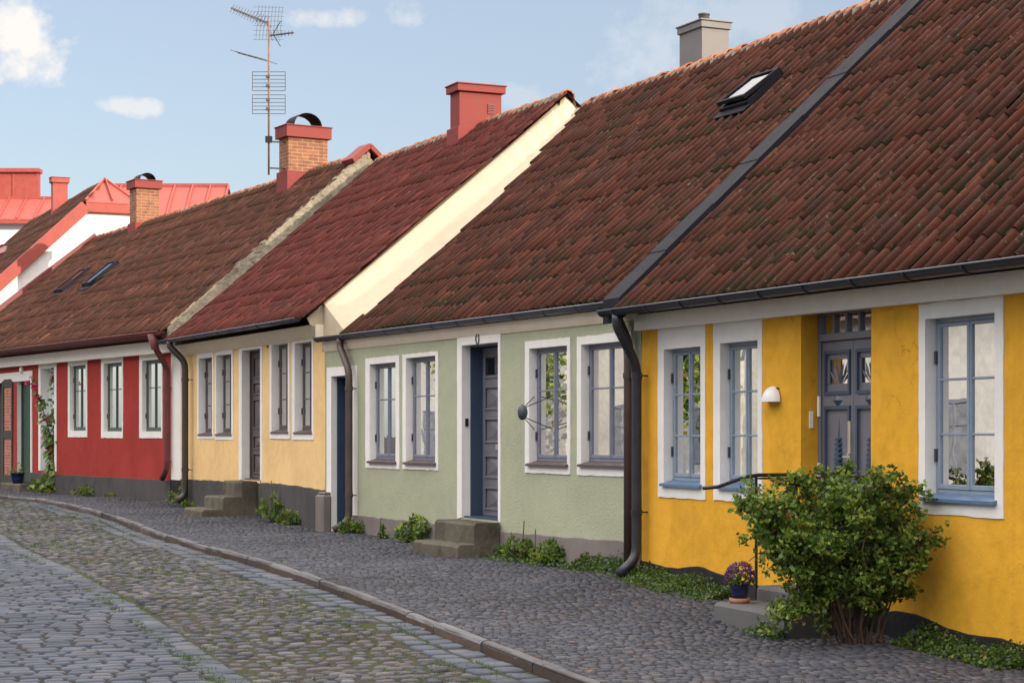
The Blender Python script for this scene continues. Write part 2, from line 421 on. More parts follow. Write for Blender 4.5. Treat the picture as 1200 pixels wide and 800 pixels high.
def ring(mb, outer, inner, q=.012, dep=.1, jit=.0045, n=14, m=0, back=-.02, sides=(1,1,1,1)):
    """flat painted surround with slightly uneven outer edge, with reveals to depth dep. rect = (s0,s1,z0,z1)"""
    a, b, c, d = outer; e, f, g, i = inner
    O = [(a,c),(b,c),(b,d),(a,d)]; I = [(e,g),(f,g),(f,i),(e,i)]
    for k in range(4):
        if not sides[k]: continue
        (ox0, oz0), (ox1, oz1) = O[k], O[(k+1)%4]; (ix0, iz0), (ix1, iz1) = I[k], I[(k+1)%4]
        nx, nz = [(0,-1),(1,0),(0,1),(-1,0)][k]
        P, Q = [], []
        for t in range(n+1):
            u = t/n; j = random.uniform(-jit, jit) if 0 < t < n else 0
            P.append((ox0+(ox1-ox0)*u+nx*j, oz0+(oz1-oz0)*u+nz*j)); Q.append((ix0+(ix1-ix0)*u, iz0+(iz1-iz0)*u))
        for t in range(n):
            p0, p1, q0, q1 = P[t], P[t+1], Q[t], Q[t+1]
            mb.quad((p0[0], q, p0[1]), (p1[0], q, p1[1]), (q1[0], q, q1[1]), (q0[0], q, q0[1]), m=m)
            mb.quad((p0[0], back, p0[1]), (p1[0], back, p1[1]), (p1[0], q, p1[1]), (p0[0], q, p0[1]), m=m)
            mb.quad((q0[0], q, q0[1]), (q1[0], q, q1[1]), (q1[0], -dep, q1[1]), (q0[0], -dep, q0[1]), m=m)

def window(h, outer, inner, dep, rows, fmat, smat, sill_h=.0, surmat=None, cover=(.47, .47), sill_out=.05, sides=(1,1,1,1), hinge=True, extra=None, sw=.036, bars=.02):
    """inner: opening; frame sits at depth dep. returns the window part"""
    s0, s1, z0, z1 = inner; q1, q0 = -dep, -dep-.04
    zb = z0+sill_h
    mb = MB()
    mb.box((s0, q0, zb), (s0+sw, q1, z1)); mb.box((s1-sw, q0, zb), (s1, q1, z1))
    mb.box((s0+sw, q0, z1-sw), (s1-sw, q1, z1)); mb.box((s0+sw, q0, zb), (s1-sw, q1, zb+sw))
    # casements
    mid = (s0+s1)/2; cw = .03; qa, qb = q0+.006, q1+.008
    for a, b in ((s0+sw, mid-.002), (mid+.002, s1-sw)):
        zl, zh = zb+sw, z1-sw
        mb.box((a, qa, zl), (a+cw, qb, zh)); mb.box((b-cw, qa, zl), (b, qb, zh))
        mb.box((a+cw, qa, zh-cw), (b-cw, qb, zh)); mb.box((a+cw, qa, zl), (b-cw, qb, zl+cw*1.3))
        for r in rows:
            zr = zh-(zh-zl)*r
            mb.box((a+cw, qa+.008, zr-bars/2), (b-cw, qb-.004, zr+bars/2))
    mb.box((mid-.014, q1+.007, zb+sw), (mid+.014, q1+.016, z1-sw))
    win = mb.build('window', fmat, h.root, bevel=.004)
    if hinge:
        for zz in (z1-(z1-zb)*.22, zb+(z1-zb)*.22):
            for x in (s1-sw*.55, s0+sw*.55):
                hb = MB(); hb.box((x-.011, q1, zz-.05), (x+.011, q1+.022, zz+.05)); hb.build('hinge', M['hinge'], win)
    g = MB(); g.quad((s0+sw, q0+.03, zb+sw), (s1-sw, q0+.03, zb+sw), (s1-sw, q0+.03, z1-sw), (s0+sw, q0+.03, z1-sw))
    g.build('pane', M['glass'], win)
    sr = MB(); ring(sr, outer, inner, dep=dep+.06, sides=sides); sr.build('surround', surmat or M['white'], win)
    if smat:
        sl = MB(); ov = .03
        zt = z0+sill_h
        sl.quad((s0-ov, sill_out, zt-.035), (s1+ov, sill_out, zt-.035), (s1+ov, q1+.002, zt+.003), (s0-ov, q1+.002, zt+.003))
        sl.quad((s0-ov, sill_out, zt-.06), (s1+ov, sill_out, zt-.06), (s1+ov, sill_out, zt-.035), (s0-ov, sill_out, zt-.035))
        sl.quad((s0-ov, sill_out, zt-.06), (s1+ov, sill_out, zt-.06), (s1+ov, q1, zt-.03), (s0-ov, q1, zt-.03))
        for x in (s0-ov, s1+ov): sl.quad((x, sill_out, zt-.06), (x, sill_out, zt-.035), (x, q1, zt+.003), (x, q1, zt-.03))
        sl.build('sill', smat, win)
    # curtains
    cu = MB(); W = s1-s0
    for side, c in ((0, cover[0]), (1, cover[1])):
        if c <= 0: continue
        n = max(6, int(c*W/.018)); xs = [(s0+W*c*k/n) if side == 0 else (s1-W*c*k/n) for k in range(n+1)]
        ph = random.uniform(0, 6)
        qs = [q0-.045+.012*math.sin(k*1.05+ph)+.007*math.sin(k*.43+ph) for k in range(n+1)]
        for k in range(n):
            i = len(cu.v); cu.v += [(xs[k], qs[k], zb), (xs[k+1], qs[k+1], zb), (xs[k+1], qs[k+1], z1), (xs[k], qs[k], z1)]
            cu.f.append((i, i+1, i+2, i+3)); cu.m.append(0)
    if cu.v: cu.build('curtain', M['curtain'], win, smooth=True)
    rm = MB(); e = .25; dq = q0-.9
    rm.quad((s0-e, dq, zb-.3), (s1+e, dq, zb-.3), (s1+e, dq, z1+.2), (s0-e, dq, z1+.2))
    for x in (s0-e, s1+e): rm.quad((x, dq, zb-.3), (x, q0-.01, zb-.3), (x, q0-.01, z1+.2), (x, dq, z1+.2))
    for z in (zb-.01, z1+.2): rm.quad((s0-e, dq, z), (s1+e, dq, z), (s1+e, q0-.01, z), (s0-e, q0-.01, z))
    rm.build('room', M['interior'], win)
    return win

def tile_roof(h, eave, ridge, mat, s_lo, s_hi, cw=.186, cl=.36, amp=.03, name='roof', sag=.02, thick=.016, back=True):
    """eave=(q, zfun(s)), ridge=(q, zfun(s)); s_lo/s_hi functions of f. One tile = one small curved shell"""
    (qe, ze), (qr, zr) = eave, ridge
    sm = h.L/2; Ls = math.hypot(qe-qr, zr(sm)-ze(sm)); nr = max(2, round(Ls/cl)); cl = Ls/nr
    U = np.array([0, .03, .10, .19, .29, .38, .47, .66, .88, 1.0]); 
    H = np.array([.10, .62, .95, 1.0, .80, .30, .04, 0, .05, .10])*amp*2.15
    MO = np.array([.9, .5, .1, 0, .3, .8, 1.2, 1.3, 1.2, 1.0]); nu = len(U); V, R, E = [], [], []; faces = []; base = 0
    smin = min(s_lo(0), s_lo(1)); smax = max(s_hi(0), s_hi(1))
    cols = int((smax-smin)/cw)+1; crand = [random.random() for _ in range(cols)]
    p = math.atan2(zr(sm)-ze(sm), qe-qr); nrm = np.array([0, math.sin(p), math.cos(p)])
    for r in range(nr):
        f0, f1 = r/nr-.012, min(1.0, (r+1)/nr+.01)
        rowj = random.uniform(-.006, .006)
        for c in range(cols):
            sc = smin+(c+.5)*cw
            fm = (r+.5)/nr
            if sc < s_lo(fm)-.02 or sc > s_hi(fm)+.02: continue
            rn = .45*random.random()+.55*crand[c]
            ds, tw, dh, dl = random.gauss(0, .004), random.gauss(0, .005), random.gauss(0, .0045), random.gauss(0, .006)
            if random.random() < .012: tw *= 4; dl -= .03
            if random.random() < .05: rn = rn*.5
            x = sc-cw/2+ds+U*(cw+.012)
            for k, f in enumerate((f0+dl/Ls, f1)):
                q = qe+(qr-qe)*f
                lift = (.013 if k == 0 else .004)+dh+rowj
                for u in range(nu):
                    xx = x[u]+tw*(1-k)
                    z = ze(xx)+(zr(xx)-ze(xx))*f - sag*math.sin(math.pi*f)*(1+.6*math.sin(xx*.8)) + .012*math.sin(xx*1.3+f*4)
                    hh = lift+H[u]
                    V.append((xx, q+nrm[1]*hh, z+nrm[2]*hh)); R.append(rn); E.append((1-k)+MO[u])
            # lower lip
            for u in range(nu):
                vx = V[base+u]; V.append((vx[0], vx[1]-nrm[1]*thick*1.2, vx[2]-nrm[2]*thick*1.2)); R.append(rn*.6); E.append(1.2)
            i = np.arange(nu-1)+base
            faces.append(np.stack([i, i+1, i+1+nu, i+nu], 1)); faces.append(np.stack([i+2*nu, i+1+2*nu, i+1, i], 1))
            base += 3*nu
    nt = sum(len(f) for f in faces)
    # deck below and rear slope
    n0 = len(V); 
    def P(x, f, o):
        q = qe+(qr-qe)*f; return (x, q+nrm[1]*o, ze(x)+(zr(x)-ze(x))*f+nrm[2]*o-sag*1.6*math.sin(math.pi*f))
    K = 6
    for k in range(K+1):
        f = k/K; a, b = s_lo(f), s_hi(f)
        V += [P(a, f, -.012), P(b, f, -.012)]; R += [.1, .1]; E += [.5, .5]
    for k in range(K): faces.append(np.array([[n0+2*k, n0+2*k+1, n0+2*k+3, n0+2*k+2]]))
    if back:
        a, b = s_lo(1), s_hi(1); i = len(V); qb = 2*qr-qe
        V += [P(a, 1, 0), P(b, 1, 0), (b, qb, ze(b)), (a, qb, ze(a))]; R += [.4]*4; E += [0]*4
        faces.append(np.array([[i, i+1, i+2, i+3]]))
    o = np_mesh(name, np.array(V), faces, [mat], attrs={'rnd': R, 'edge': E}, parent=h.root)
    sm_ = np.zeros(len(o.data.polygons), bool)
    k = 0
    flags = []
    for fi, f in enumerate(faces[:]): flags += [len(f) == nu-1 and fi % 2 == 0]*len(f)
    o.data.polygons.foreach_set("use_smooth", flags)
    return o

def ridge_tiles(h, q, z, s0, s1, parent, mat=None, r=.12, L=.36):
    n = int((s1-s0)/L); mb = MB(); rv = []
    mo = MB(); m_ = int((s1-s0)/.12)
    for i in range(m_):
        a, b = s0+(s1-s0)*i/m_, s0+(s1-s0)*(i+1)/m_; j = random.uniform(0, .05)
        mo.quad((a, q-r, z(a)), (a, q+r, z(a)), (b, q+r, z(b)), (b, q-r, z(b)))
        for sg in (1, -1): mo.quad((a, q+sg*r*1.0, z(a)+.0), (b, q+sg*r*1.0, z(b)+.0), (b, q+sg*(r*1.35+j), z(b)-.20-j), (a, q+sg*(r*1.35+j), z(a)-.20-j))
    mo.build('ridge_mortar', M['rubble'], parent)
    K = 7
    for i in range(n):
        a, b = s0+(s1-s0)*i/n, s0+(s1-s0)*(i+1)/n+.05
        dz = random.gauss(0, .006); rn = random.random(); r0, r1 = r*1.25, r*.86
        i0 = len(mb.v)
        for x, rr in ((a, r0), (a, r0-.022), (b, r1)):
            for k in range(K):
                t = math.pi*(-.08+1.16*k/(K-1)); zz = z(x)
                mb.v.append((x, q+rr*math.cos(t), zz-.055+dz+rr*.95*math.sin(t))); rv.append(rn)
        for k in range(K-1):
            mb.f.append((i0+k, i0+k+1, i0+2*K+k+1, i0+2*K+k)); mb.m.append(0)
            mb.f.append((i0+k, i0+K+k, i0+K+k+1, i0+k+1)); mb.m.append(0)
    o = mb.build('ridge_tiles', mat or M['ridge'], parent, smooth=False)
    at = o.data.attributes.new('rnd', 'FLOAT', 'POINT'); at.data.foreach_set("value", np.array(rv, np.float32))
    return o

def gutter(h, pts, r, mat, brackets=True, step=.75):
    """half round gutter through (s, q, z) points"""
    mb = MB(); K = 8
    def at(u):
        k = min(int(u), len(pts)-2); t = u-k
        return Vector(pts[k]).lerp(Vector(pts[k+1]), t)
    i0 = 0; N = (len(pts)-1)*6
    for i in range(N+1):
        p = at(i*(len(pts)-1)/N)
        for rr in (r, r-.008):
            for k in range(K+1):
                t = math.pi+math.pi*k/K
                mb.v.append((p.x, p.y+rr*math.cos(t), p.z+rr*math.sin(t)))
    W = 2*(K+1)
    for i in range(N):
        for k in range(K):
            a = i*W+k; mb.f.append((a, a+W, a+W+1, a+1)); mb.m.append(0)
            a += K+1; mb.f.append((a+1, a+W+1, a+W, a)); mb.m.append(0)
        for k in (0, K):
            a = i*W+k; mb.f.append((a, a+K+1, a+K+1+W, a+W)); mb.m.append(0)
    for e in (0, N):
        b = e*W; mb.f.append(tuple(b+k for k in range(K+1))); mb.m.append(0)
    # rolled front bead
    mb.tube([tuple(at(i*(len(pts)-1)/N)+Vector((0, r, 0))) for i in range(N+1)], .012, 6)
    g = mb.build('gutter', mat, h.root, smooth=True)
    if brackets:
        L = abs(pts[-1][0]-pts[0][0]); n = max(2, int(L/step))
        for i in range(n):
            p = at((i+.5)*(len(pts)-1)/n); bk = MB()
            prev = None
            for k in range(9):
                t = math.pi+math.pi*k/8; c = (p.x, p.y+(r+.006)*math.cos(t), p.z+(r+.006)*math.sin(t))
                if prev: bk.bar(prev, c, .028, .008)
                prev = c
            bk.build('bracket', mat, g)
    return g

def downpipe(h, pts, r, mat, straps=(), shoe=True, funnel=False):
    mb = MB()
    # round the bends
    P = [Vector(p) for p in pts]; path = [P[0]]
    for a, b, c in zip(P, P[1:], P[2:]):
        d0, d1 = (a-b), (c-b); k = min(.13, d0.length*.45, d1.length*.45)
        A, B = b+d0.normalized()*k, b+d1.normalized()*k
        for t in (0, .25, .5, .75, 1): path.append(A.lerp(b, t).lerp(b.lerp(B, t), t))
    path.append(P[-1]); mb.tube(path, r, 14)
    for z in straps:
        pass
    for p in pts[1:-1]:
        pass
    o = mb.build('downpipe', mat, h.root, smooth=True)
    for z in straps:
        s = MB(); x, y = pts[-2][0], pts[-2][1]
        s.lathe((x, y, z), [(r+.001, -.03), (r+.009, -.03), (r+.009, .03), (r+.001, .03)], 14)
        s.bar((x-.0, y, z), (x-.02, -.02, z), .015); s.bar((x, y, z), (x-r-.06, y-.01, z), .012)
        s.build('strap', mat, o)
    if funnel:
        f = MB(); x, y, z = pts[0]; f.lathe((x, y, z), [(r, -.28), (r+.01, -.24), (r+.08, 0.02), (r+.07, .02)], 14); f.build('funnel', mat, o, smooth=True)
    return o

def plinth(h, s0, s1, ztop, proud, mat, zbot=-.5, holes=(), wavy=.008, step=.16):
    mb = MB(); s = s0; segs = []
    cuts = sorted([(a, b) for a, b in holes])
    a = s0
    for c, d in cuts: segs.append((a, c)); a = d
    segs.append((a, s1))
    for a, b in segs:
        if b-a < .02: continue
        mb = MB(); n = max(1, int((b-a)/step)); xs = [a+(b-a)*k/n for k in range(n+1)]
        zt = [ztop(x)+random.uniform(-wavy, wavy) for x in xs]; pr = [proud+random.uniform(-.004, .004)+wob(x, 0) for x in xs]
        for k in range(n):
            x0, x1 = xs[k], xs[k+1]
            mb.quad((x0, pr[k], zbot), (x1, pr[k+1], zbot), (x1, pr[k+1], zt[k+1]-.015), (x0, pr[k], zt[k]-.015))
            mb.quad((x0, pr[k], zt[k]-.015), (x1, pr[k+1], zt[k+1]-.015), (x1, -.03, zt[k+1]), (x0, -.03, zt[k]))
        for x, z, p in ((xs[0], zt[0], pr[0]), (xs[-1], zt[-1], pr[-1])):
            mb.quad((x, -.03, zbot), (x, p, zbot), (x, p, z-.015), (x, -.03, z))
        mb.build('plinth', mat, h.root)

def chimney(h, s, q, ws, wq, z0, z1, mat, roof, capmat, cap=(.05, .12), flash=None, flashmat=None, kind='chimney'):
    mb = MB(); mb.box((s-ws/2, q-wq/2, z0), (s+ws/2, q+wq/2, z1-cap[1]))
    c = mb.build('chimney', mat, roof)
    k = MB(); e = cap[0]; k.box((s-ws/2-e, q-wq/2-e, z1-cap[1]), (s+ws/2+e, q+wq/2+e, z1))
    k.box((s-ws/2-e-.02, q-wq/2-e-.02, z1), (s+ws/2+e+.02, q+wq/2+e+.02, z1+.025))
    k.build('cap', capmat, c, bevel=.006)
    if flash:
        f = MB(); e = .05; f.box((s-ws/2-e, q-wq/2-e, z0), (s+ws/2+e, q+wq/2+e, flash)); f.build('flashing', flashmat or capmat, c, bevel=.006)
    return c

def roof_window(h, roof, s0, s1, f0, f1, eave, ridge, tilt=0.0, fr=M['metal_dark']):
    (qe, ze), (qr, zr) = eave, ridge; sm = (s0+s1)/2
    def P(f): return Vector((0, qe+(qr-qe)*f, ze(sm)+(zr(sm)-ze(sm))*f))
    a, b = P(f0), P(f1); d = (b-a); Ls = d.length; d.normalize(); n = Vector((0, -d.z*-1, 0)); n = Vector((0, d.z, -d.y))
    hh = .06; o = MB(); w = .045; X = Vector((1,0,0))
    c = (a+b)/2
    for t in (-1, 1):
        o.obox(c+X*(sm+t*((s1-s0)/2-w/2))+n*.045, X*(w/2), d*(Ls/2), n*hh)
        o.obox(c+X*sm+d*t*(Ls/2-w/2)+n*.045, X*((s1-s0)/2), d*(w/2), n*(hh+.002))
    # apron flashing
    o.obox(a+X*sm-d*.06+n*.055, X*((s1-s0)/2+.05), d*.07, n*.008)
    fo = o.build('skylight', fr, roof, bevel=.006)
    # sash
    piv = b+n*.115; dd = (a-b).normalized()
    dd = Matrix.Rotation(tilt, 3, 'X') @ dd; nn = Vector((0, -dd.z, dd.y)); nn = nn if nn.z > 0 else -nn
    sa = MB(); Lq = Ls-.02
    for t in (-1, 1): sa.obox(piv+dd*Lq/2+X*(sm+t*((s1-s0)/2-.02)), X*.02, dd*(Lq/2), nn*.025)
    for k in (.03, Lq-.03): sa.obox(piv+dd*k+X*sm, X*((s1-s0)/2-.04), dd*.02, nn*.025)
    sa.build('sash', fr, fo)
    g = MB(); w2 = (s1-s0)/2-.035
    g.obox(piv+dd*Lq/2+X*sm, X*w2, dd*(Lq/2-.05), nn*.006); g.build('pane', M['skyglass'], fo)
    return fo

def petal(mb, s, z, q, ln, wd, ang, th=.012, m=0):
    dx, dz = math.sin(ang), math.cos(ang); px, pz = dz, -dx
    A = (s, q, z); T = (s+dx*ln, q, z+dz*ln); c = .62
    Lp = (s+dx*ln*c+px*wd/2, q, z+dz*ln*c+pz*wd/2); Rp = (s+dx*ln*c-px*wd/2, q, z+dz*ln*c-pz*wd/2); U = (s+dx*ln*c, q+th, z+dz*ln*c)
    for t in ((A, Lp, U), (Lp, T, U), (T, Rp, U), (Rp, A, U)): mb.quad(*t, m=m)
def mould(mb, s0, s1, z0, z1, q, w=.03, t=.018, m=0):
    mb.box((s0, q, z0), (s1, q+t, z0+w), m); mb.box((s0, q, z1-w), (s1, q+t, z1), m)
    mb.box((s0, q, z0+w), (s0+w, q+t, z1-w), m); mb.box((s1-w, q, z0+w), (s1, q+t, z1-w), m)

#PART2
def q_at(h, px, s):
    u = (px-CX)/F; A = h.P+h.w*s; return (u*A.y-A.x)/(h.nn.x-u*h.nn.y)
def zz_at(h, py, s, q):
    return EYE+(HY-py)/F*h.world(s, q).y
def lin(s0, z0, s1, z1): return lambda s: z0+(z1-z0)*(s-s0)/(s1-s0)
def rect(h, l, r, tl, bl, tr=None, br=None):
    tr = tl if tr is None else tr; br = bl if br is None else br
    return (h.s(r), h.s(l), (h.z(l, bl)+h.z(r, br))/2, (h.z(l, tl)+h.z(r, tr))/2)
def cornice(h, s0, s1, zb, zt, q, mat, name='cornice', round_=False, step=.5):
    mb = MB(); n = max(1, int((s1-s0)/step)); K = 5
    for k in range(n):
        a, b = s0+(s1-s0)*k/n, s0+(s1-s0)*(k+1)/n
        if round_:
            pr = [(q*math.sin(t*math.pi/2/K)+.01, t/K) for t in range(K+1)]
            for (qa, ta), (qb, tb) in zip(pr, pr[1:]):
                mb.quad((a, qa, zb(a)+(zt(a)-zb(a))*ta), (b, qa, zb(b)+(zt(b)-zb(b))*ta), (b, qb, zb(b)+(zt(b)-zb(b))*tb), (a, qb, zb(a)+(zt(a)-zb(a))*tb))
        else:
            mb.quad((a, q, zb(a)), (b, q, zb(b)), (b, q, zt(b)), (a, q, zt(a)))
            mb.quad((a, -.01, zb(a)), (b, -.01, zb(b)), (b, q, zb(b)), (a, q, zb(a)))
        mb.quad((a, q, zt(a)), (b, q, zt(b)), (b, -.1, zt(b)), (a, -.1, zt(a)))
    for x in (s0, s1): mb.quad((x, -.01, zb(x)), (x, q, zb(x)), (x, q, zt(x)), (x, -.01, zt(x)))
    return mb.build(name, mat, h.root)

# ================================================================== YELLOW HOUSE
P1 = Vector(((752-CX)/F*19.8, 19.8))
Y = House(-280, far=P1, L=9.0)
Y.empty('yellow_house', 'bright yellow plastered house with blue windows, carved double door and mossy tile roof', 'house')
ye = (.32, lin(Y.s(735, .32), Y.z(735, 359, .32), Y.s(1200, .32), Y.z(1200, 299, .32)))
q0 = q_at(Y, 1085, Y.L); zt0 = zz_at(Y, 0, Y.L, q0); eL = ye[1](Y.L); pit = (zt0-eL)/(.32-q0)
yr = (-4.6, lambda s: eL+pit*(.32+4.6))
hy = []
w1 = rect(Y, 779, 822, 410, 569, 405, 572); w2 = rect(Y, 845, 889, 403, 572, 397.6, 576); w3 = rect(Y, 1085.5, 1167, 375, 584, 365, 594)
yd = (Y.s(1021), Y.s(938.5), .30, Y.z(938.5, 361))
hy = [w1, w2, w3, yd]
yct = lambda s: ye[1](s)-.07
ycb = lambda s: ye[1](s)-.235
facade(Y, hy, -.6, yct, M['yellow'], {yd: .22}, prof=[(0, eL+.32*pit-.10), (-4.6, yr[1](0)-.10), (-9.2, eL+.32*pit-.1)], gable_mat=M['white'])
cornice(Y, 0, Y.L-.02, ycb, yct, .10, M['trim'])
tile_roof(Y, ye, yr, M['tile_y'], lambda f: 0, lambda f: Y.L-.02)
ridge_tiles(Y, yr[0], yr[1], 0, Y.L, Y.root)
gutter(Y, [(0, .40, ye[1](0)-.03), (Y.L+.12, .40, ye[1](Y.L)-.03)], .062, M['gutter_black'])
o1 = rect(Y, 772, 827.5, 380, 581, 376, 586); o2 = rect(Y, 837, 894, 375, 585, 366, 590); o3 = rect(Y, 1078, 1177, 352, 600, 338, 608.5)
for o, w in ((o1, w1), (o2, w2), (o3, w3)):
    top = ycb((w[0]+w[1])/2)+.02 if o is not o3 else min(o[3], ycb(w[0])-.0)
    window(Y, (o[0], o[1], o[2], top), w, .09, (.34, .67), M['bluewin'], M['bluesill'], sill_h=.06, cover=(.46, .48) if o is not o3 else (.45, .40))
# plinth with a ragged tar edge, rising a little towards the corner
plinth(Y, 0, Y.L, lambda s: Y.g(s)+.17+.03*math.sin(s*1.9)+.02*math.sin(s*5.1)+(.03 if s > 7 else 0), .018, M['plinth_black'], wavy=.007, step=.14)
# --- carved double door
def yellow_door():
    s0, s1, z0, z1 = yd; D = .17
    fr = MB(); b = .05
    fr.box((s0, -D-.06, z0), (s0+b, -D, z1)); fr.box((s1-b, -D-.06, z0), (s1, -D, z1))
    fr.box((s0+b, -D-.06, z1-.07), (s1-b, -D, z1))
    zt = z1-.255
    fr.box((s0+b, -D-.06, zt-.045), (s1-b, -D+.015, zt+.02)); fr.box((s0+b, -D-.06, z0), (s1-b, -D+.03, z0+.05))
    n = 5
    for k in range(1, n):
        x = s0+b+(s1-s0-2*b)*k/n; fr.box((x-.018, -D-.045, zt+.02), (x+.018, -D-.005, z1-.07))
    door = fr.build('door', M['doorgrey'], Y.root, bevel=.004)
    g = MB(); g.quad((s0+b, -D-.035, zt+.02), (s1-b, -D-.035, zt+.02), (s1-b, -D-.035, z1-.07), (s0+b, -D-.035, z1-.07)); 
    mid = (s0+s1)/2
    lz0, lz1 = z0+.06, zt-.05
    for a, c in ((s0+b+.004, mid-.003), (mid+.003, s1-b-.004)):
        lf = MB(); q = -D-.02
        H = lz1-lz0; xa, xb = a+.075, c-.075
        pz0, pz1 = lz1-.44, lz1-.11        # glazed panel
        lz_ = lz1-.60                       # top of the tall panel
        # leaf is stiles and rails around two openings
        lf.box((a, q-.03, lz0), (xa, q, lz1)); lf.box((xb, q-.03, lz0), (c, q, lz1))
        for u, v in ((lz0, lz0+.12), (lz_, pz0), (pz1, lz1)): lf.box((xa, q-.03, u), (xb, q, v))
        lf.box((xa, q-.028, lz0+.12), (xb, q-.014, lz_))
        for u, v in ((pz0, pz1), (lz0+.12, lz_)): mould(lf, xa-.03, xb+.03, u-.03, v+.03, q, .03, .016, 1)
        cx = (xa+xb)/2
        # diamond
        dz = (lz_+pz0)/2; r = .085; i = (cx, q+.035, dz)
        R = [(cx-r, q, dz), (cx, q, dz-r*.75), (cx+r, q, dz), (cx, q, dz+r*.75)]
        for k in range(4): lf.quad(R[k], R[(k+1)%4], i, m=1)
        # fan tracery in the glazed panel: solid field with petal openings standing proud
        bz = pz0+.05
        for k in range(-2, 3): petal(lf, cx, bz, q-.012, .24-.02*abs(k), .028, k*.42, .02, 0)
        lf.box((xa, q-.02, pz0), (xb, q-.008, bz+.015)); lf.box((xa, q-.02, pz1-.05), (xb, q-.008, pz1))
        lf.box((xa, q-.02, bz), (xa+.03, q-.008, pz1)); lf.box((xb-.03, q-.02, bz), (xb, q-.008, pz1))
        # palmette carving
        pb = lz0+.2; ph = lz_-lz0-.36
        petal(lf, cx, pb+.1, q-.014, ph, .08, 0, .03, 1)
        for k in range(18):
            zk = pb+.06+ph*.84*k/18; ln = .17*(1-.62*k/18); 
            for sg in (-1, 1): petal(lf, cx, zk, q-.014, ln*1.05, .030, sg*(1.0-.35*k/18), .032, 1)
        for k in range(-3, 4): petal(lf, cx, pb+.3, q-.014, .15, .035, math.pi+k*.42, .02, 1)
        leaf = lf.build('door_leaf', [M['doorgrey'], M['doorblue']], door, bevel=0)
        g.quad((xa, q-.026, pz0), (xb, q-.026, pz0), (xb, q-.026, pz1), (xa, q-.026, pz1))
    g.build('pane', M['skyglass'], door)
    k = MB(); zc = z0+1.0; q = -D
    k.lathe((mid+.05, q+.0, zc), [(.0, -.03), (.02, -.03), (.02, .03), (0, .03)], 10)
    k.bar((mid+.05, q, zc), (mid+.05, q+.06, zc), .018); k.bar((mid+.05, q+.055, zc), (mid-.07, q+.055, zc), .016)
    k.obox((mid+.05, q-.012, zc+.14), (.022, 0, 0), (0, .010, 0), (0, 0, .17))
    k.build('handle', M['brass'], door)
    for z in (zt-.62, z0+.85): hg = MB(); hg.box((s1-b-.004, -D, z-.09), (s1-b+.024, -D+.018, z+.09)); hg.build('hinge', M['lampwhite'], door)
    hg = MB(); hg.box((s1+.002, -.12, z0+1.25), (s1-.014, -.085, z0+1.40)); hg.build('door_chime', M['lampwhite'], door)
    rm = MB(); e = .2; rm.box((s0-e, -1.3, z0-.1), (s1+e, -D-.08, z1+.1)); rm.build('hall', M['interior'], door)
yellow_door()
# downpipe at the corner of the yellow house
x0 = Y.L+.02
sx = Y.s(746, .12)
downpipe(Y, [(Y.s(723, .40), .40, ye[1](Y.L)-.08), (Y.s(723, .40), .40, ye[1](Y.L)-.20), (sx, .12, Y.z(748, 428, .12)), (sx, .12, Y.g(sx)+.22), (sx-.03, .34, Y.g(sx)+.06)], .052, M['gutter_black'], straps=(Y.z(748, 440, .12), Y.z(748, 600, .12)))

# ================================================================== GREEN HOUSE
G = House(-470, near=P1, L=8.0); G.L = G.s(381)
G.empty('green_house', 'grey-green roughcast house with white framed windows, zinc gutter and blue-grey front door', 'house')
ge = (.06, lin(G.s(715, .06), G.z(715, 352, .06), G.s(400, .06), G.z(400, 391, .06)))
gq = q_at(G, 686, G.L); gz_l = zz_at(G, 124, G.L, gq); gq0 = gq
# right end of the ridge seen at (1040, 0)
s_r = G.s(1040, gq); z_r = EYE+(HY-0)/F*G.world(s_r, gq).y
gr = (gq, lin(G.L, gz_l, s_r, z_r))
v1 = rect(G, 434, 464.4, 427, 541, 424, 543); v2 = rect(G, 476.5, 511, 420, 542, 416, 545)
v3 = rect(G, 621, 665.5, 409, 544, 404, 547); v4 = rect(G, 682, 735, 404, 545, 399, 548)
gd = (G.s(584.5), G.s(542), G.z(584, 610), G.z(542, 405)); gb = (G.s(413), G.s(389), -.4, G.z(389, 441))
gct = lambda s: ge[1](s)-.10
gcb = lambda s: ge[1](s)-.235
facade(G, [v1, v2, v3, v4, gd, gb], -.6, gct, M['green'], {}, prof=[(0, ge[1](4)-.08), (gq, gr[1](4)-.12), (2*gq, ge[1](4)+.16)])
cornice(G, 0, G.L-.02, gcb, gct, .055, M['trim_cream'], round_=True)
tw = G.nn.cross(Y.nn) ; dang = math.atan2(Y.nn.y, Y.nn.x)-math.atan2(G.nn.y, G.nn.x)
LYv = House(-400, near=(0, 0)); dang2 = math.atan2(LYv.nn.y, LYv.nn.x)-math.atan2(G.nn.y, G.nn.x)
qf = lambda f: .06+(gq-.06)*f
g_hi = lambda f: G.L-.03-math.tan(dang2)*qf(f)-.95*min(1, max(.1, (1-f)*2.4))
tile_roof(G, ge, gr, M['tile_g'], lambda f: -math.tan(dang)*qf(f)+.12, g_hi)
ridge_tiles(G, gr[0], gr[1], -.3, G.L+.02, G.root)
gutter(G, [(-.05, .13, ge[1](0)-.035), (G.L-.01, .13, ge[1](G.L)-.035)], .062, M['gutter_grey'])
for o, w in ((rect(G, 429, 468.6, 419.5, 547.5, 416.5, 549.5), v1), (rect(G, 472.4, 514, 414.8, 549, 411.8, 551), v2), (rect(G, 616, 668.8, 399.5, 553, 395.7, 556), v3), (rect(G, 677, 741, 394, 556, 389, 559), v4)):
    window(G, o, w, .09, (.37,), M['greywin'], M['brownsill'], sill_h=.05, cover=(.46, .46))
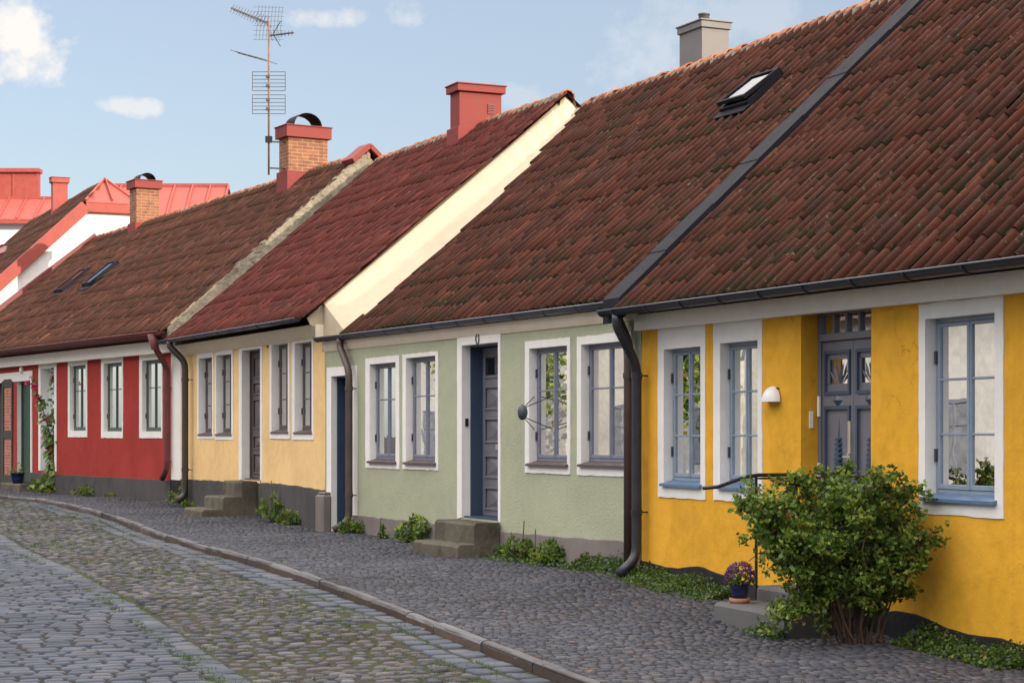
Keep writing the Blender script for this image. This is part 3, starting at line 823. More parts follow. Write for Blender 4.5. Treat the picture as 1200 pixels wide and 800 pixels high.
plinth(G, 0, G.L-.0, lambda s: np.interp(s, [G.s(735), G.s(590), G.s(530), G.s(425)], [G.z(735, 633), G.z(590, 622), G.z(530, 614), G.z(425, 603.5)]), .025, M['plinth_grey'], holes=[(gb[0]-.06, gb[1]+.06)])
def panel_door(h, o, D1, D2, surround, leafmat, jambmat, panels, xpat=True, glass=None, name='door', jq=True):
    s0, s1, z0, z1 = o
    sr = MB(); ring(sr, surround, o, dep=D1, sides=(0, 1, 1, 1))
    fr = MB(); b = .05
    # jamb lining
    fr.box((s0, -D2-.05, z0), (s0+.022, -D1+.002, z1)); fr.box((s1-.022, -D2-.05, z0), (s1, -D1+.002, z1)); fr.box((s0+.022, -D2-.05, z1-.022), (s1-.022, -D1+.002, z1))
    fr.box((s0+.022, -D2-.05, z0-.05), (s1-.022, -D1+.1, z0+.02))
    door = fr.build(name, jambmat, h.root)
    sr.build('surround', M['white'], door)
    lf = MB(); a, c = s0+.026, s1-.026; q = -D2
    lf.box((a, q-.045, z0+.025), (c, q-.012, z1-.03))
    xa, xb = a+.09, c-.09; H = z1-z0
    lf.box((a, q-.012, z0+.025), (xa, q, z1-.03)); lf.box((xb, q-.012, z0+.025), (c, q, z1-.03))
    prev = z0+.025
    for k, (u, v) in enumerate(panels):
        zu, zv = z0+H*u, z0+H*v
        lf.box((xa, q-.012, prev), (xb, q, zu)); prev = zv
        mould(lf, xa-.012, xb+.012, zu-.012, zv+.012, q, .028, .016)
        if xpat and not (glass and k == glass):
            cx, cz = (xa+xb)/2, (zu+zv)/2
            hx, hz = (xb-xa)/2-.03, (zv-zu)/2-.03
            R = [(cx-hx, q-.012, cz-hz), (cx+hx, q-.012, cz-hz), (cx+hx, q-.012, cz+hz), (cx-hx, q-.012, cz+hz)]
            for i in range(4): lf.quad(R[i], R[(i+1) % 4], (cx, q+.022, cz))
    lf.box((xa, q-.012, prev), (xb, q, z1-.03))
    leaf = lf.build('door_leaf', leafmat, door, bevel=.003)
    if glass is not None:
        u, v = panels[glass]; zu, zv = z0+H*u, z0+H*v; g = MB()
        g.box((xa+.03, q-.011, zu+.03), (xb-.03, q-.006, zv-.03)); g.build('pane', M['skyglass'], door)
        t = MB()
        for sg in (-1, 1):
            for sz in (-1, 1): petal(t, (xa+xb)/2+sg*.0, (zu+zv)/2, q-.006, (zv-zu)/2-.05, .06, (0 if sz > 0 else math.pi)+sg*.35, .014)
        t.build('tracery', leafmat, door)
    hd = MB(); zc = z0+1.02; x = s0+.08
    hd.bar((x, q, zc), (x, q+.055, zc), .016); hd.bar((x, q+.05, zc), (x+.1, q+.05, zc), .014); hd.obox((x, q+.002, zc-.02), (.016, 0, 0), (0, .003, 0), (0, 0, .08))
    hd.build('handle', M['blackiron'], door)
    return door
dsur = (G.s(587.2), G.s(536.6), gd[2]-.02, G.z(560, 391))
dr = panel_door(G, gd, .11, .27, dsur, M['doorgrey'], M['doorblue'], [(.05, .175), (.235, .36), (.44, .575), (.63, .76), (.815, .94)], glass=4)
mm = MB(); xs_ = (gd[0]+gd[1])/2; mm.box((xs_-.10, -.27, gd[2]+.395*(gd[3]-gd[2])), (xs_+.10, -.255, gd[2]+.425*(gd[3]-gd[2]))); mm.build('letter_plate', M['brass'], dr)
mm = MB(); mm.box((gd[1]-.002, -.075, 1.16+gd[2]), (gd[1]-.02, -.035, 1.26+gd[2])); mm.build('doorbell', M['blackiron'], dr)
# scroll shaped house number 0 on the lintel
nb = MB(); cx, cz = G.s(561), G.z(561, 397)
nb.tube([(cx+.045*math.cos(t), .02, cz+.065*math.sin(t)) for t in [math.pi*2*k/20 for k in range(21)]], .008, 6)
nb.tube([(cx-.02+.03*math.cos(t), .02, cz+.05+.025*math.sin(t)) for t in [math.pi*1.5*k/12 for k in range(13)]], .007, 6)
nb.build('house_number', M['steel'], dr)
bsur = (G.s(419), G.s(383.6), -.4, G.z(390, 430.5))
panel_door(G, gb, .08, .24, bsur, M['doorblue'], M['doorblue'], [(.06, .3), (.36, .6), (.66, .92)], xpat=False)
gpx = G.s(409, .12)
downpipe(G, [(G.s(398.5, .13), .13, ge[1](G.L)-.08), (G.s(398.5, .13), .13, ge[1](G.L)-.20), (gpx, .12, G.z(409, 434, .12)), (gpx, .12, G.g(gpx)+.18), (gpx+.05, .34, G.g(gpx)+.05)], .052, M['pipe_brown'], straps=(G.z(409, 455, .12), G.z(409, 580, .12)))
gp2 = G.s(737, .10)
downpipe(G, [(.3, .13, ge[1](0)-.08), (.3, .13, ge[1](0)-.2), (gp2, .10, ge[1](0)-.5), (gp2, .10, -.02)], .055, M['pipe_brown'], straps=(G.z(737, 440, .1),))
# metal clad party parapet between the green and the yellow roof
mb = MB(); n = 9
for k in range(n):
    P_ = [(q, eL+pit*(.32-q)) for q in (.34+(yr[0]-.34)*k/n, .34+(yr[0]-.34)*(k+1)/n-.006)]
    e = .012*(k % 2); sA_, sB_ = Y.L-.16, Y.L+.24; T = [(x, q, z+.12+e) for (q, z), x in ((P_[0], sA_), (P_[1], sA_), (P_[1], sB_), (P_[0], sB_))]; B = [(x, y, z-.26) for x, y, z in T]
    mb.quad(*T)
    for a_, b_ in ((0, 1), (1, 2), (2, 3), (3, 0)): mb.quad(T[a_], T[b_], B[b_], B[a_])
mb.build('parapet_capping', M['metal_dark'], Y.root)
# grey sheet metal chimney
cq = gq-1.0; cs = G.s(822, cq+.25); zt = zz_at(G, 24, cs, cq+.25)
c = chimney(G, cs+.33, cq, .66, .48, gr[1](cs)-1.3, zt, M['metal_grey'], G.root, M['metal_grey'], cap=(.03, .10))
p = MB(); p.lathe((cs+.33, cq, zt), [(.085, 0), (.085, .17), (.095, .17), (.095, .19), (.07, .19), (.07, 0)], 16); p.build('flue_pipe', M['metal_grey'], c, smooth=True)
# open roof window
def f_at(h, eave, ridge, px, py):
    """(s, f) on the roof plane seen at a pixel"""
    best = None
    for k in range(0, 400):
        f = k/400; q = eave[0]+(ridge[0]-eave[0])*f; s = h.s(px, q); z = eave[1](s)+(ridge[1](s)-eave[1](s))*f
        y = h.world(s, q).y; py2 = HY-(z-EYE)*F/y
        if best is None or abs(py2-py) < best[0]: best = (abs(py2-py), s, f)
    return best[1], best[2]
sA, fA = f_at(G, ge, gr, 874, 129); sB, fB = f_at(G, ge, gr, 917, 90)
roof_window(G, G.root, sA-.10, sA+.52, fA, fB, ge, gr, tilt=.075)

# ================================================================== APRICOT HOUSE
P2 = G.P+G.w*G.L
A = House(-400, near=P2, L=8.0); A.L = A.s(213)
A.empty('apricot_house', 'pale orange house between the green and red ones, dark grey plinth and cream gable strip', 'house')
ae = (.32, lin(A.s(365, .32), A.z(365, 369, .32), A.s(205, .32), A.z(205, 396, .32)))
aq = q_at(A, 663, 0); az0 = zz_at(A, 110, 0, aq); az1 = zz_at(A, 187, A.L, aq)
ar = (aq, lin(0, az0, A.L, az1))
a1 = rect(A, 233.5, 249, 420.5, 508, 418, 508.5); a2 = rect(A, 254, 271.7, 417, 508, 414, 508.5)
a3 = rect(A, 319, 338, 405, 505, 401, 506); a4 = rect(A, 346, 366, 403, 505.5, 399, 506.5)
ad = (A.s(305.5), A.s(284), A.z(305, 563), A.z(284, 411))
act = lambda s: ae[1](s)-.12
acb = lambda s: ae[1](s)-.32
facade(A, [a1, a2, a3, a4, ad], -.6, act, M['apricot'], {}, gable_mat=M['cream'], corbel=True, prof=[(.0, ae[1](0)+.32*(az0-ae[1](0))/(.32-aq)-.05), (aq, ar[1](0)-.04), (2*aq, ae[1](0)+.2)])
cornice(A, -.02, A.L, acb, act, .16, M['trim_cream'], round_=True)
tile_roof(A, ae, ar, M['tile_l'], lambda f: -.09, lambda f: A.L+.02, cw=.21, amp=.02)
ridge_tiles(A, ar[0], ar[1], -.08, A.L, A.root, r=.10)
gutter(A, [(.12, .40, ae[1](0)-.03), (A.L+.25, .40, ae[1](A.L)-.03)], .055, M['gutter_grey'])
for o, w in ((rect(A, 231.5, 250.7, 413.5, 514, 411, 514), a1), (rect(A, 252.5, 273.5, 409.5, 515, 407, 515), a2), (rect(A, 316.5, 340, 399, 514, 395, 514), a3), (rect(A, 343, 368, 395.5, 515, 391, 515), a4)):
    window(A, o, w, .12, (.33, .65), M['darkwin'], M['brownsill'], sill_h=.03, sill_out=.03, cover=(.47, .47))
plinth(A, 0, A.L, lambda s: np.interp(s, [A.s(379), A.s(330), A.s(222)], [A.z(379, 573), A.z(330, 566), A.z(222, 561)]), .03, M['plinth_dark'], holes=[])
panel_door(A, ad, .13, .17, (A.s(307.8), A.s(280.5), ad[2]-.02, A.z(285, 402.5)), M['doordark'], M['doordark'], [(.05, .2), (.24, .34), (.40, .62), (.66, .75), (.79, .95)])
v = MB(); x = A.s(314); z = A.z(314, 400); v.box((x-.03, -.0, z-.1), (x+.03, .018, z+.1)); v.build('air_vent', M['darkwin'], A.root)
apx = A.s(217, .14)
downpipe(A, [(A.s(199, .40), .40, ae[1](A.L)-.07), (A.s(199, .40), .40, ae[1](A.L)-.16), (apx, .14, A.z(217, 424, .14)), (apx, .14, A.g(apx)+.2), (apx, .3, A.g(apx)+.08)], .06, M['pipe_dark'], straps=(A.z(217, 445, .1), A.z(217, 550, .1)))
# sloping mortar haunch from the green tiles up to the verge of the apricot roof
mb = MB(); qx = (aq-.0)
def za(q): return ae[1](0)+(ar[1](0)-ae[1](0))*(.32-(q if q > aq else 2*aq-q))/(.32-aq)-.035
rows = []
for k in range(21):
    f = k/20; s_ = g_hi(f)-.12; q_ = qf(f); z_ = ge[1](s_)+(gr[1](s_)-ge[1](s_))*f-.03
    p = G.world(s_, q_); p2 = G.world(G.L, q_); A_ = lambda v: Vector(((v.x-A.P.x)*A.w.x+(v.y-A.P.y)*A.w.y, (v.x-A.P.x)*A.nn.x+(v.y-A.P.y)*A.nn.y, 0))
    a = A_(p); b = Vector((-.015, a.y, 0)); a.z = z_; b.z = max(za(b.y), z_+.02); rows.append((a, b))
for (a0, b0), (a1, b1) in zip(rows, rows[1:]): mb.quad(a0, b0, b1, a1)
a0, b0 = rows[0]; mb.quad(a0, b0, (b0.x, b0.y, b0.z-.7), (a0.x, a0.y, a0.z-.12))
mb.build('mortar_haunch', M['cream'], A.root)
# red metal chimney
cs = A.s(538.8, aq+.52); zt = zz_at(A, 100, cs, aq+.2)
chimney(A, cs+.22, aq+.12, .42, .80, ar[1](cs)-1.1, zt, M['redmetal'], A.root, M['redmetal'], cap=(.06, .12), flash=ar[1](cs)-.12)
lv = MB()
for k in range(6): lv.obox((cs-.0, aq-.08, zt-.32-.03*k), (.008, 0, 0), (0, .07, 0), (0, 0, .009))
lv.build('louvre', M['darkred'], A.root)

# ================================================================== RED HOUSE
P3 = A.P+A.w*A.L
R = House(-680, near=P3, L=17.4)
R.empty('red_house', 'long deep red plastered house with white window bands, two brick chimneys and brown roof', 'house')
re_ = (.34, lin(R.s(195, .34), R.z(195, 387, .34), R.s(5, .34), R.z(5, 410, .34)))
rq = q_at(R, 432, 0); rz0 = zz_at(R, 180, 0, rq); sl = R.s(165, rq); rz1 = EYE+(HY-263)/F*R.world(sl, rq).y
R.L = R.s(113, rq)
rr = (rq, lin(0, rz0, sl, rz1))
b1 = rect(R, 82.5, 101, 428.6, 504, 427.5, 505); b2 = rect(R, 122, 143.5, 426, 505, 424, 505.5); b3 = rect(R, 167, 189.5, 422.6, 505, 420.5, 505.5)
nd = (R.s(64), R.s(48), R.z(64, 552), R.z(48, 432)); gd2 = (R.s(36.5), R.s(20), R.z(36, 566), R.z(20, 447))
gate = (R.s(15.5), R.s(-60), -.3, R.z(0, 447))
rct = lambda s: re_[1](s)-.16
rcb = lambda s: re_[1](s)-.40
facade(R, [b1, b2, b3, nd, gd2, gate], -.6, rct, M['red'], {}, gable_mat=M['rubble'], prof=[(0, re_[1](0)+.34*(rz0-re_[1](0))/(.34-rq)-.05), (rq, rr[1](0)-.05), (2*rq, re_[1](0)+.2)])
cornice(R, 0, R.L, rcb, rct, .14, M['trim'])
cornice(R, 0, R.L, lambda s: rct(s)+.004, lambda s: rct(s)+.12, .24, M['redpipe'], name='metal_apron', round_=True)
tile_roof(R, re_, rr, M['tile_r'], lambda f: -.02, lambda f: R.L, amp=.028)
ridge_tiles(R, rr[0], rr[1], .25, R.L, R.root, r=.11)
gutter(R, [(-.05, .44, re_[1](0)-.02), (R.L, .44, re_[1](R.L)-.02)], .085, M['redpipe'], brackets=False)
# mortar verge along the roof edge against the apricot house
mb = MB(); n = 70
for k in range(n):
    for f in (k/n,):
        q = .30+(rq-.30)*f; z = re_[1](0)+(rr[1](0)-re_[1](0))*f; q2 = .30+(rq-.30)*(f+1/n); z2 = re_[1](0)+(rr[1](0)-re_[1](0))*(f+1/n)
        e1, e2 = random.uniform(.05, .11), random.uniform(.04, .09); wd = random.uniform(.10, .17)
        mb.quad((-.10, q, z-.25), (-.10, q2, z2-.25), (-.06, q2, z2+e1), (-.06, q, z+e1))
        mb.quad((-.06, q, z+e1), (-.06, q2, z2+e1), (wd, q2, z2+e2), (wd, q, z+e2))
        mb.quad((-.10, q, z-.25), (-.06, q, z+e1), (wd, q, z+e2), (wd, q, z-.2))
mb.build('mortar_verge', M['rubble'], R.root)
mb = MB(); q, z = rq+.12, rr[1](0)
mb.obox((.1, q+.1, z-.02), (.26, 0, 0), (0, .2, -.17), (0, .03, .04)); mb.obox((.1, q-.28, z-.02), (.26, 0, 0), (0, .2, .17), (0, -.03, .04))
mb.build('ridge_flashing', M['redmetal'], R.root, bevel=.01)
for o, w in ((rect(R, 80, 102.5, 421, 512, 419, 512), b1), (rect(R, 119, 144.5, 418, 513, 416, 513), b2), (rect(R, 163.7, 190.7, 413, 513, 411, 513.5), b3)):
    window(R, (o[0], o[1], o[2], rcb((w[0]+w[1])/2)+.02), w, .08, (.38,), M['greenwin'], None, cover=(.44, .44), sw=.045)
# white corner pilaster, white bands and the recessed white doorway
mb = MB(); ps = R.s(202)
mb.box((-.015, -.05, R.z(207, 562)), (ps, .03, rcb(0)+.01)); mb.build('pilaster', M['white'], R.root); mb = MB(); mb.box((R.s(38.5), -.02, gd2[3]), (R.L, .018, R.z(10, 437)))
mb.box((gd2[0]-.10, -.02, gd2[2]), (gd2[0], .02, gd2[3])); mb.build('white_band', M['white'], R.root)
mb = MB(); mb.box((-.03, -.05, -.5), (ps+.02, .045, R.z(207, 562.5))); mb.build('pilaster_base', M['plinth_black'], R.root)
plinth(R, ps+.02, R.L, lambda s: np.interp(s, [R.s(200), R.s(80), R.s(40)], [R.z(200, 562), R.z(80, 556), R.z(40, 553)]), .03, M['plinth_dark'], holes=[(gd2[0]-.05, gd2[1]+.05), (gate[0]-.05, R.L)])
def flat_door(h, o, D, mat, planks, sur=None, name='door'):
    s0, s1, z0, z1 = o; fr = MB(); b = .06
    fr.box((s0, -D-.05, z0), (s0+b, -D+.02, z1)); fr.box((s1-b, -D-.05, z0), (s1, -D+.02, z1)); fr.box((s0+b, -D-.05, z1-b), (s1-b, -D+.02, z1))
    d = fr.build(name, mat, h.root)
    lf = MB(); lf.box((s0+b, -D-.045, z0), (s1-b, -D-.02, z1-b))
    if planks:
        n = 22; W = s1-s0-2*b; H = z1-z0-b
        for k in range(n):     # herringbone planking
            zc = z0+.05+H*k/n
            if zc+W*.5 < z1-b-.03: lf.bar((s0+b, -D-.018, zc), (s1-b, -D-.018, zc+W*.55), .012, .055)
    lf.build('door_leaf', mat, d)
    if sur:
        sr = MB(); ring(sr, sur, o, dep=D+.04, sides=(0, 1, 1, 1)); sr.build('surround', M['white'], d)
    else:
        sr = MB()
        for x in (s0, s1): sr.quad((x, 0, z0), (x, -D-.04, z0), (x, -D-.04, z1), (x, 0, z1))
        sr.quad((s0, 0, z1), (s1, 0, z1), (s1, -D-.04, z1), (s0, -D-.04, z1)); sr.build('reveal', M['white'], d)
    return d
flat_door(R, nd, .22, M['board_white'], False, (R.s(66.5)-.0, R.s(45.5), nd[2], rcb(nd[0])+.02))
flat_door(R, gd2, .12, M['doorgreen'], True)
# brick pier in timber framing and the dark gateway at the far end
mb = MB(); mb.box((R.s(15.2), -.25, -.4), (R.s(4.5), .005, gate[3])); mb.build('brick_pier', M['brick_red'], R.root)
mb = MB()
for a, b in ((15.6, 14.2), (5.2, 3.4)): mb.box((R.s(a), -.2, -.4), (R.s(b), .03, gate[3]))
for py in (449, 509, 561): z = R.z(10, py); mb.box((R.s(14.2), -.2, z-.1), (R.s(5.2), .025, z+.1))
mb.build('timber_frame', M['timber'], R.root)
mb = MB(); mb.box((R.s(3.4), -.35, -.4), (R.L-.05, -.3, gate[3]))
for k in range(12): x = R.s(3.4)+.14*k; mb.box((x, -.3, -.3), (x+.12, -.275, gate[3]-.05))
mb.build('gate_boards', M['timber'], R.root)
nbp = MB(); x, z = R.s(27), R.z(27, 433.5); nbp.lathe((x, .03, z), [(.0, -.09), (.05, -.08), (.065, 0), (.05, .08), (0, .09)], 12); nbp.build('number_plate', M['lampwhite'], R.root, smooth=True)
rpx = R.s(195.5, .12)
downpipe(R, [(R.s(181, .44), .44, re_[1](1.5)-.09), (R.s(182, .42), .42, re_[1](1.5)-.34), (rpx, .12, R.z(195.5, 430, .12)), (rpx, .12, R.z(195.5, 548, .12)), (rpx+.22, .14, R.z(195.5, 561, .12))], .06, M['redpipe'], straps=(R.z(195, 455), R.z(195, 540)), funnel=True)
# brick chimneys
def brick_chimney(px, pyt, wq, ws, ccap, capz, hood, qoff):
    cs = R.s(px, rq+wq/2+qoff); zt = zz_at(R, pyt, cs, rq+qoff)
    c = chimney(R, cs+ws/2, rq+qoff, ws, wq, rr[1](cs)-1.2, zt, M['brick'], R.root, ccap, cap=(.07, capz))
    f = MB(); e = .045; f.box((cs-e, rq+qoff-wq/2-e, rr[1](cs)-1.2), (cs+ws+e, rq+qoff+wq/2+e, rr[1](cs)-.03)); f.build('flashing', M['redmetal'], c)
    hb = MB(); K = 14; r = wq*.36
    for k in range(K):
        t0, t1 = math.pi*k/K, math.pi*(k+1)/K
        for ra in (r, r-.012):
            P_ = [(x, rq+qoff+ra*math.cos(t), zt+.025+ra*.85*math.sin(t)) for t, x in ((t0, cs), (t0, cs+ws), (t1, cs+ws), (t1, cs))]
            hb.quad(*P_)
        hb.quad(*[(cs, rq+qoff+ra*math.cos(t), zt+.025+ra*.85*math.sin(t)) for ra, t in ((r, t0), (r, t1), (r-.012, t1), (r-.012, t0))])
    hb.build('hood', M[hood], c, smooth=True)
    return cs, zt
bc, bz = brick_chimney(338, 149, .92, .5, M['redmetal'], .24, 'metal_dark', .12)
bc2, bz2 = brick_chimney(160, 212, .62, .55, M['redmetal'], .2, 'metal_dark', .05)
for l, r, yb, yt in ((64, 97, 345, 321), (97, 130, 338, 313)):
    sA, fA = f_at(R, re_, rr, l+6, yb); sB, fB = f_at(R, re_, rr, r-2, yt)
    roof_window(R, R.root, sA-.32, sA+.32, fA, fB, re_, rr, tilt=.0)
# dark red verge board at the far end of the red roof
mb = MB(); n = 1
p0, p1 = Vector((R.L+.06, .34, re_[1](R.L)+.08)), Vector((R.L+.06, rq, rr[1](R.L)+.08))
d = (p1-p0).normalized(); mb.obox((p0+p1)/2, (.09, 0, 0), d*((p1-p0).length/2), Vector((0, d.z, -d.y))*.09); mb.build('verge_board', M['darkred'], R.root, bevel=.01)

# ================================================================== WHITE GABLED HOUSE beyond
P4 = R.P+R.w*(R.L+.35)
W = House(-420, near=P4, L=12)
W.empty('white_gabled_house', 'taller white rendered house with red bargeboard and hipped gable, beyond the red house', 'house')
wq = q_at(W, 131, 0); wz = zz_at(W, 213, .9, wq)
we = (.35, lambda s: 3.15+.0*s)
# pitch so that the verge runs through the pixel (0, 330)
qv = q_at(W, 4, 0); zv = zz_at(W, 322, 0, qv); pitw = (wz-zv)/(qv-wq); weave = wz-pitw*(.35-wq)
we = (.35, lambda s: weave); wr = (wq, lambda s: wz)
hipz = zz_at(W, 238, 0, wq); hq = (wz-hipz)/pitw
facade(W, [], -.6, weave-.1, M['white'], {}, gable_mat=M['white'], prof=[(0, weave+.35*pitw-.03), (wq+hq, hipz-.06), (wq-hq, hipz-.06), (2*wq, weave)])
tile_roof(W, we, wr, M['tile_r'], lambda f: max(0, (f-(1-hq/(.35-wq)))/(hq/(.35-wq)))*.9, lambda f: W.L, amp=.028)
mb = MB(); a = (wq+hq); b = wq-hq
mb.quad((-.12, a, hipz), (-.12, b, hipz), (.9, wq, wz+.06)); mb.quad((-.12, a, hipz-.04), (-.12, b, hipz-.04), (-.12, b, hipz), (-.12, a, hipz))
mb.bar((-.1, wq, hipz+.08), (.85, wq, wz+.1), .03, .06)
mb.bar((-.1, a, hipz+.03), (.9, wq, wz+.09), .06); mb.bar((-.1, b, hipz+.03), (.9, wq, wz+.09), .06)
mb.build('hip_roof', M['pinkmetal'], W.root)
mb = MB()
p0, p1 = Vector((-.06, .45, weave-.1*pitw)), Vector((-.06, a, hipz)); d = (p1-p0).normalized()
mb.obox((p0+p1)/2-Vector((0, 0, .14)), (.08, 0, 0), d*((p1-p0).length/2), Vector((0, d.z, -d.y))*.17)
p0, p1 = Vector((-.06, 2*wq-.45, weave-.1*pitw)), Vector((-.06, b, hipz)); d = (p1-p0).normalized()
mb.obox((p0+p1)/2-Vector((0, 0, .14)), (.08, 0, 0), d*((p1-p0).length/2), Vector((0, d.z, -d.y))*.17)
mb.box((-.14, b, hipz-.30), (.02, a, hipz-.05)); mb.build('bargeboard', M['pinkmetal'], W.root, bevel=.01)
cs = W.s(73, wq+.3); chimney(W, cs+.2, wq+.35, .30, .46, wz-1.2, zz_at(W, 209, cs, wq), M['pinkmetal'], W.root, M['pinkmetal'], cap=(.05, .15))

# ================================================================== far red metal roofed houses
def seam_house(name, label, x0, x1, y0, zr, zb, run, seams, wallmat, back=8, extra=None):
    """house whose sheet metal roof slopes towards the viewer: ridge from (x0) to (x1) at depth y0"""
    t = thing(name, label, 'house', ((x0+x1)/2, y0, 0)); X0, X1 = x0-(x0+x1)/2, x1-(x0+x1)/2
    mb = MB(); mb.box((X0+.2, -run+.3, -.3), (X1-.2, back-.3, zb)); mb.build('wall', wallmat, t)
    r = MB(); r.quad((X0, -run, zb-.1), (X1, -run, zb-.1), (X1, 0, zr), (X0, 0, zr)); r.quad((X0, 0, zr), (X1, 0, zr), (X1, back, zb-.1), (X0, back, zb-.1))
    for x in (X0+.2, X1-.2): r.quad((x, -run+.2, zb-.05), (x, 0, zr-.03), (x, back-.2, zb-.05))
    for k in range(seams+1):
        x = X0+(X1-X0)*k/seams; r.bar((x, -run, zb-.07), (x, 0, zr+.03), .05, .09)
    r.bar((X0, 0, zr+.03), (X1, 0, zr+.03), .1, .1)
    r.box((X0, -run-.12, zb-.28), (X1, -run+.02, zb-.1))
    r.build('roof', M['pinkmetal'], t); return t
d = 63.0
XP = lambda px, y: (px-CX)/F*y
ZP = lambda py, y: EYE+(HY-py)/F*y
seam_house('metal_roofed_house', 'distant house with a sunlit standing seam red metal roof, behind the brick chimneys', XP(122, d), XP(268, d), d, ZP(218, d), ZP(218, d)-3.4, 4.6, 7, M['cream'])
d = 74.0
t = seam_house('red_roofed_house', 'farthest house of the street, red metal roof topped by a big sheet metal box', XP(-60, d), XP(66, d), d+1.0, ZP(229, d), ZP(256, d), 1.6, 6, M['board_white'])
t.location.y = d+1.0; bx = lambda px: XP(px, d)-t.location.x
mb = MB(); mb.box((bx(-40), .2, ZP(233, d)-.6), (bx(35.5), .6, ZP(197, d)))
for px in (6.5, -10): mb.box((bx(px)-.04, .16, ZP(233, d)-.4), (bx(px)+.04, .2, ZP(199, d)))
b_ = mb.build('metal_box', M['pinkmetal'], t); mb = MB(); mb.box((bx(-42), 0.08, ZP(197, d)), (bx(37.5), .7, ZP(192.5, d))); mb.build('coping', M['pinkmetal'], b_)
mb = MB()
for k in range(5): z = ZP(288, d)+.2*k; mb.obox((bx(-10), -1.345, z), (bx(30)-bx(-10), 0, 0), (0, .03, .0), (0, -.01, .10))
mb.build('weatherboards', M['board_white'], t)
d = 60.0
t = thing('dormer', 'dark red dormer with a sheet metal roof below white weatherboards', 'dormer', (XP(0, d), d, 0)); bx = lambda px: XP(px, d)-t.location.x
mb = MB(); mb.box((bx(-40), 0, -.3), (bx(24), 5, ZP(298, d))); mb.build('wall', M['darkred'], t)
mb = MB(); mb.quad((bx(-40), -.3, ZP(300, d)), (bx(27), -.3, ZP(300, d)), (bx(37), 1.5, ZP(283, d)), (bx(-40), 1.5, ZP(283, d))); mb.box((bx(-40), -.32, ZP(305, d)), (bx(27), -.2, ZP(300, d)-.01))
mb.quad((bx(27), -.3, ZP(300, d)), (bx(24), 5, ZP(300, d)), (bx(37), 1.5, ZP(283, d)))
for px in (-20, 4, 24): mb.bar((bx(px), -.3, ZP(300, d)+.03), (bx(px+8), 1.5, ZP(283, d)+.03), .05, .08)
mb.build('roof', M['darkred'], t)
#PART3
# ================================================================== small things on the houses
# wall lamp
zc = Y.z(908, 463); sc = Y.s(908); t = Y.sub('wall_lamp', 'white half-shell lamp on the yellow wall beside the carved door', 'lamp', sc, 0, zc)
mb = MB(); n, m_ = 10, 14; r = .115
for i in range(n+1):
    th = math.pi/2*i/n
    for j in range(m_+1):
        ph = math.pi*j/m_
        mb.v.append((r*1.05*math.cos(th)*math.cos(ph), .012+r*.95*math.cos(th)*math.sin(ph), -.06+r*1.25*math.sin(th)))
for i in range(n):
    for j in range(m_): a = i*(m_+1)+j; mb.f.append((a, a+1, a+m_+2, a+m_+1)); mb.m.append(0)
mb.build('lamp_shade', M['lampwhite'], t, smooth=True)
mb = MB(); mb.box((-.08, 0, -.05), (.08, .02, .07)); mb.tube([(0, .05, -.02), (0, .05, -.05)], .025, 10); mb.build('bracket', M['steel'], t)

# spy mirror by the green house's third window
sm_ = (G.s(612, .35)); cz = G.z(612, 483, .35)
wv = v3; cs_ = (wv[0]+wv[1])/2
t = G.sub('window_mirror', 'small street spy mirror on thin black rods at the green house window', 'mirror', cs_, 0, cz)
q = .34; hx = sm_-cs_
hb = MB(); K, L_ = 16, 7
for i in range(L_+1):
    th = math.pi/2*i/L_
    for j in range(K): a_ = 2*math.pi*j/K; hb.v.append((hx-.075*math.sin(th)+.02, q+.06*math.cos(th)*math.cos(a_), .09*math.cos(th)*math.sin(a_)))
for i in range(L_):
    for j in range(K): a_, b_ = i*K+j, i*K+(j+1) % K; hb.f.append((a_, b_, b_+K, a_+K)); hb.m.append(0)
hb.f.append(tuple(range(K))); hb.m.append(1)
hb.build('housing', [M['hinge'], M['mirror']], t)
mb = MB(); w2 = (wv[1]-wv[0])/2
for z in (-.12, .12):
    mb.tube([(hx, q, z*.4), (w2-.01, -.05, z*1.6)], .006, 6); mb.tube([(hx, q, z*.4), (.02, -.06, z*1.6)], .006, 6)
mb.build('rods', M['blackiron'], t)

# steps
def steps(h, name, label, blocks, mat, group=None, jt=1.0):
    solo = len(blocks) == 1
    s0 = min(b[0] for b in blocks); s1 = max(b[1] for b in blocks); c = (s0+s1)/2; g = h.g(c)
    t = h.sub(name, label, 'steps', c, 0, g)
    for a, b, q0_, q1_, z in blocks:
        mb = MB(); n = max(2, int((b-a)/.12)); xs = [a-c+(b-a)*k/n for k in range(n+1)]
        top = [z-g+jt*random.uniform(-.008, .008) for _ in xs]; fr = [q1_+jt*random.uniform(-.012, .012) for _ in xs]
        for k in range(n):
            x0, x1 = xs[k], xs[k+1]
            mb.quad((x0, q0_, top[k]), (x0, fr[k]-.03, top[k]), (x1, fr[k+1]-.03, top[k+1]), (x1, q0_, top[k+1]))
            mb.quad((x0, fr[k]-.03, top[k]), (x0, fr[k], top[k]-.03), (x1, fr[k+1], top[k+1]-.03), (x1, fr[k+1]-.03, top[k+1]))
            mb.quad((x0, fr[k], top[k]-.03), (x0, fr[k]+.01, -.25), (x1, fr[k+1]+.01, -.25), (x1, fr[k+1], top[k+1]-.03))
        for k in (0, n): mb.quad((xs[k], q0_, -.25), (xs[k], fr[k]+.01, -.25), (xs[k], fr[k], top[k]-.03), (xs[k], fr[k]-.03, top[k]), (xs[k], q0_, top[k]))
        if solo:
            bpy.data.objects.remove(t); t = mb.build(name, mat); p = h.world(c, 0); t.location = (p.x, p.y, g); t.rotation_euler = (0, 0, h.ang); tag(t, label, 'steps')
        else: mb.build('step', mat, t)
    return t
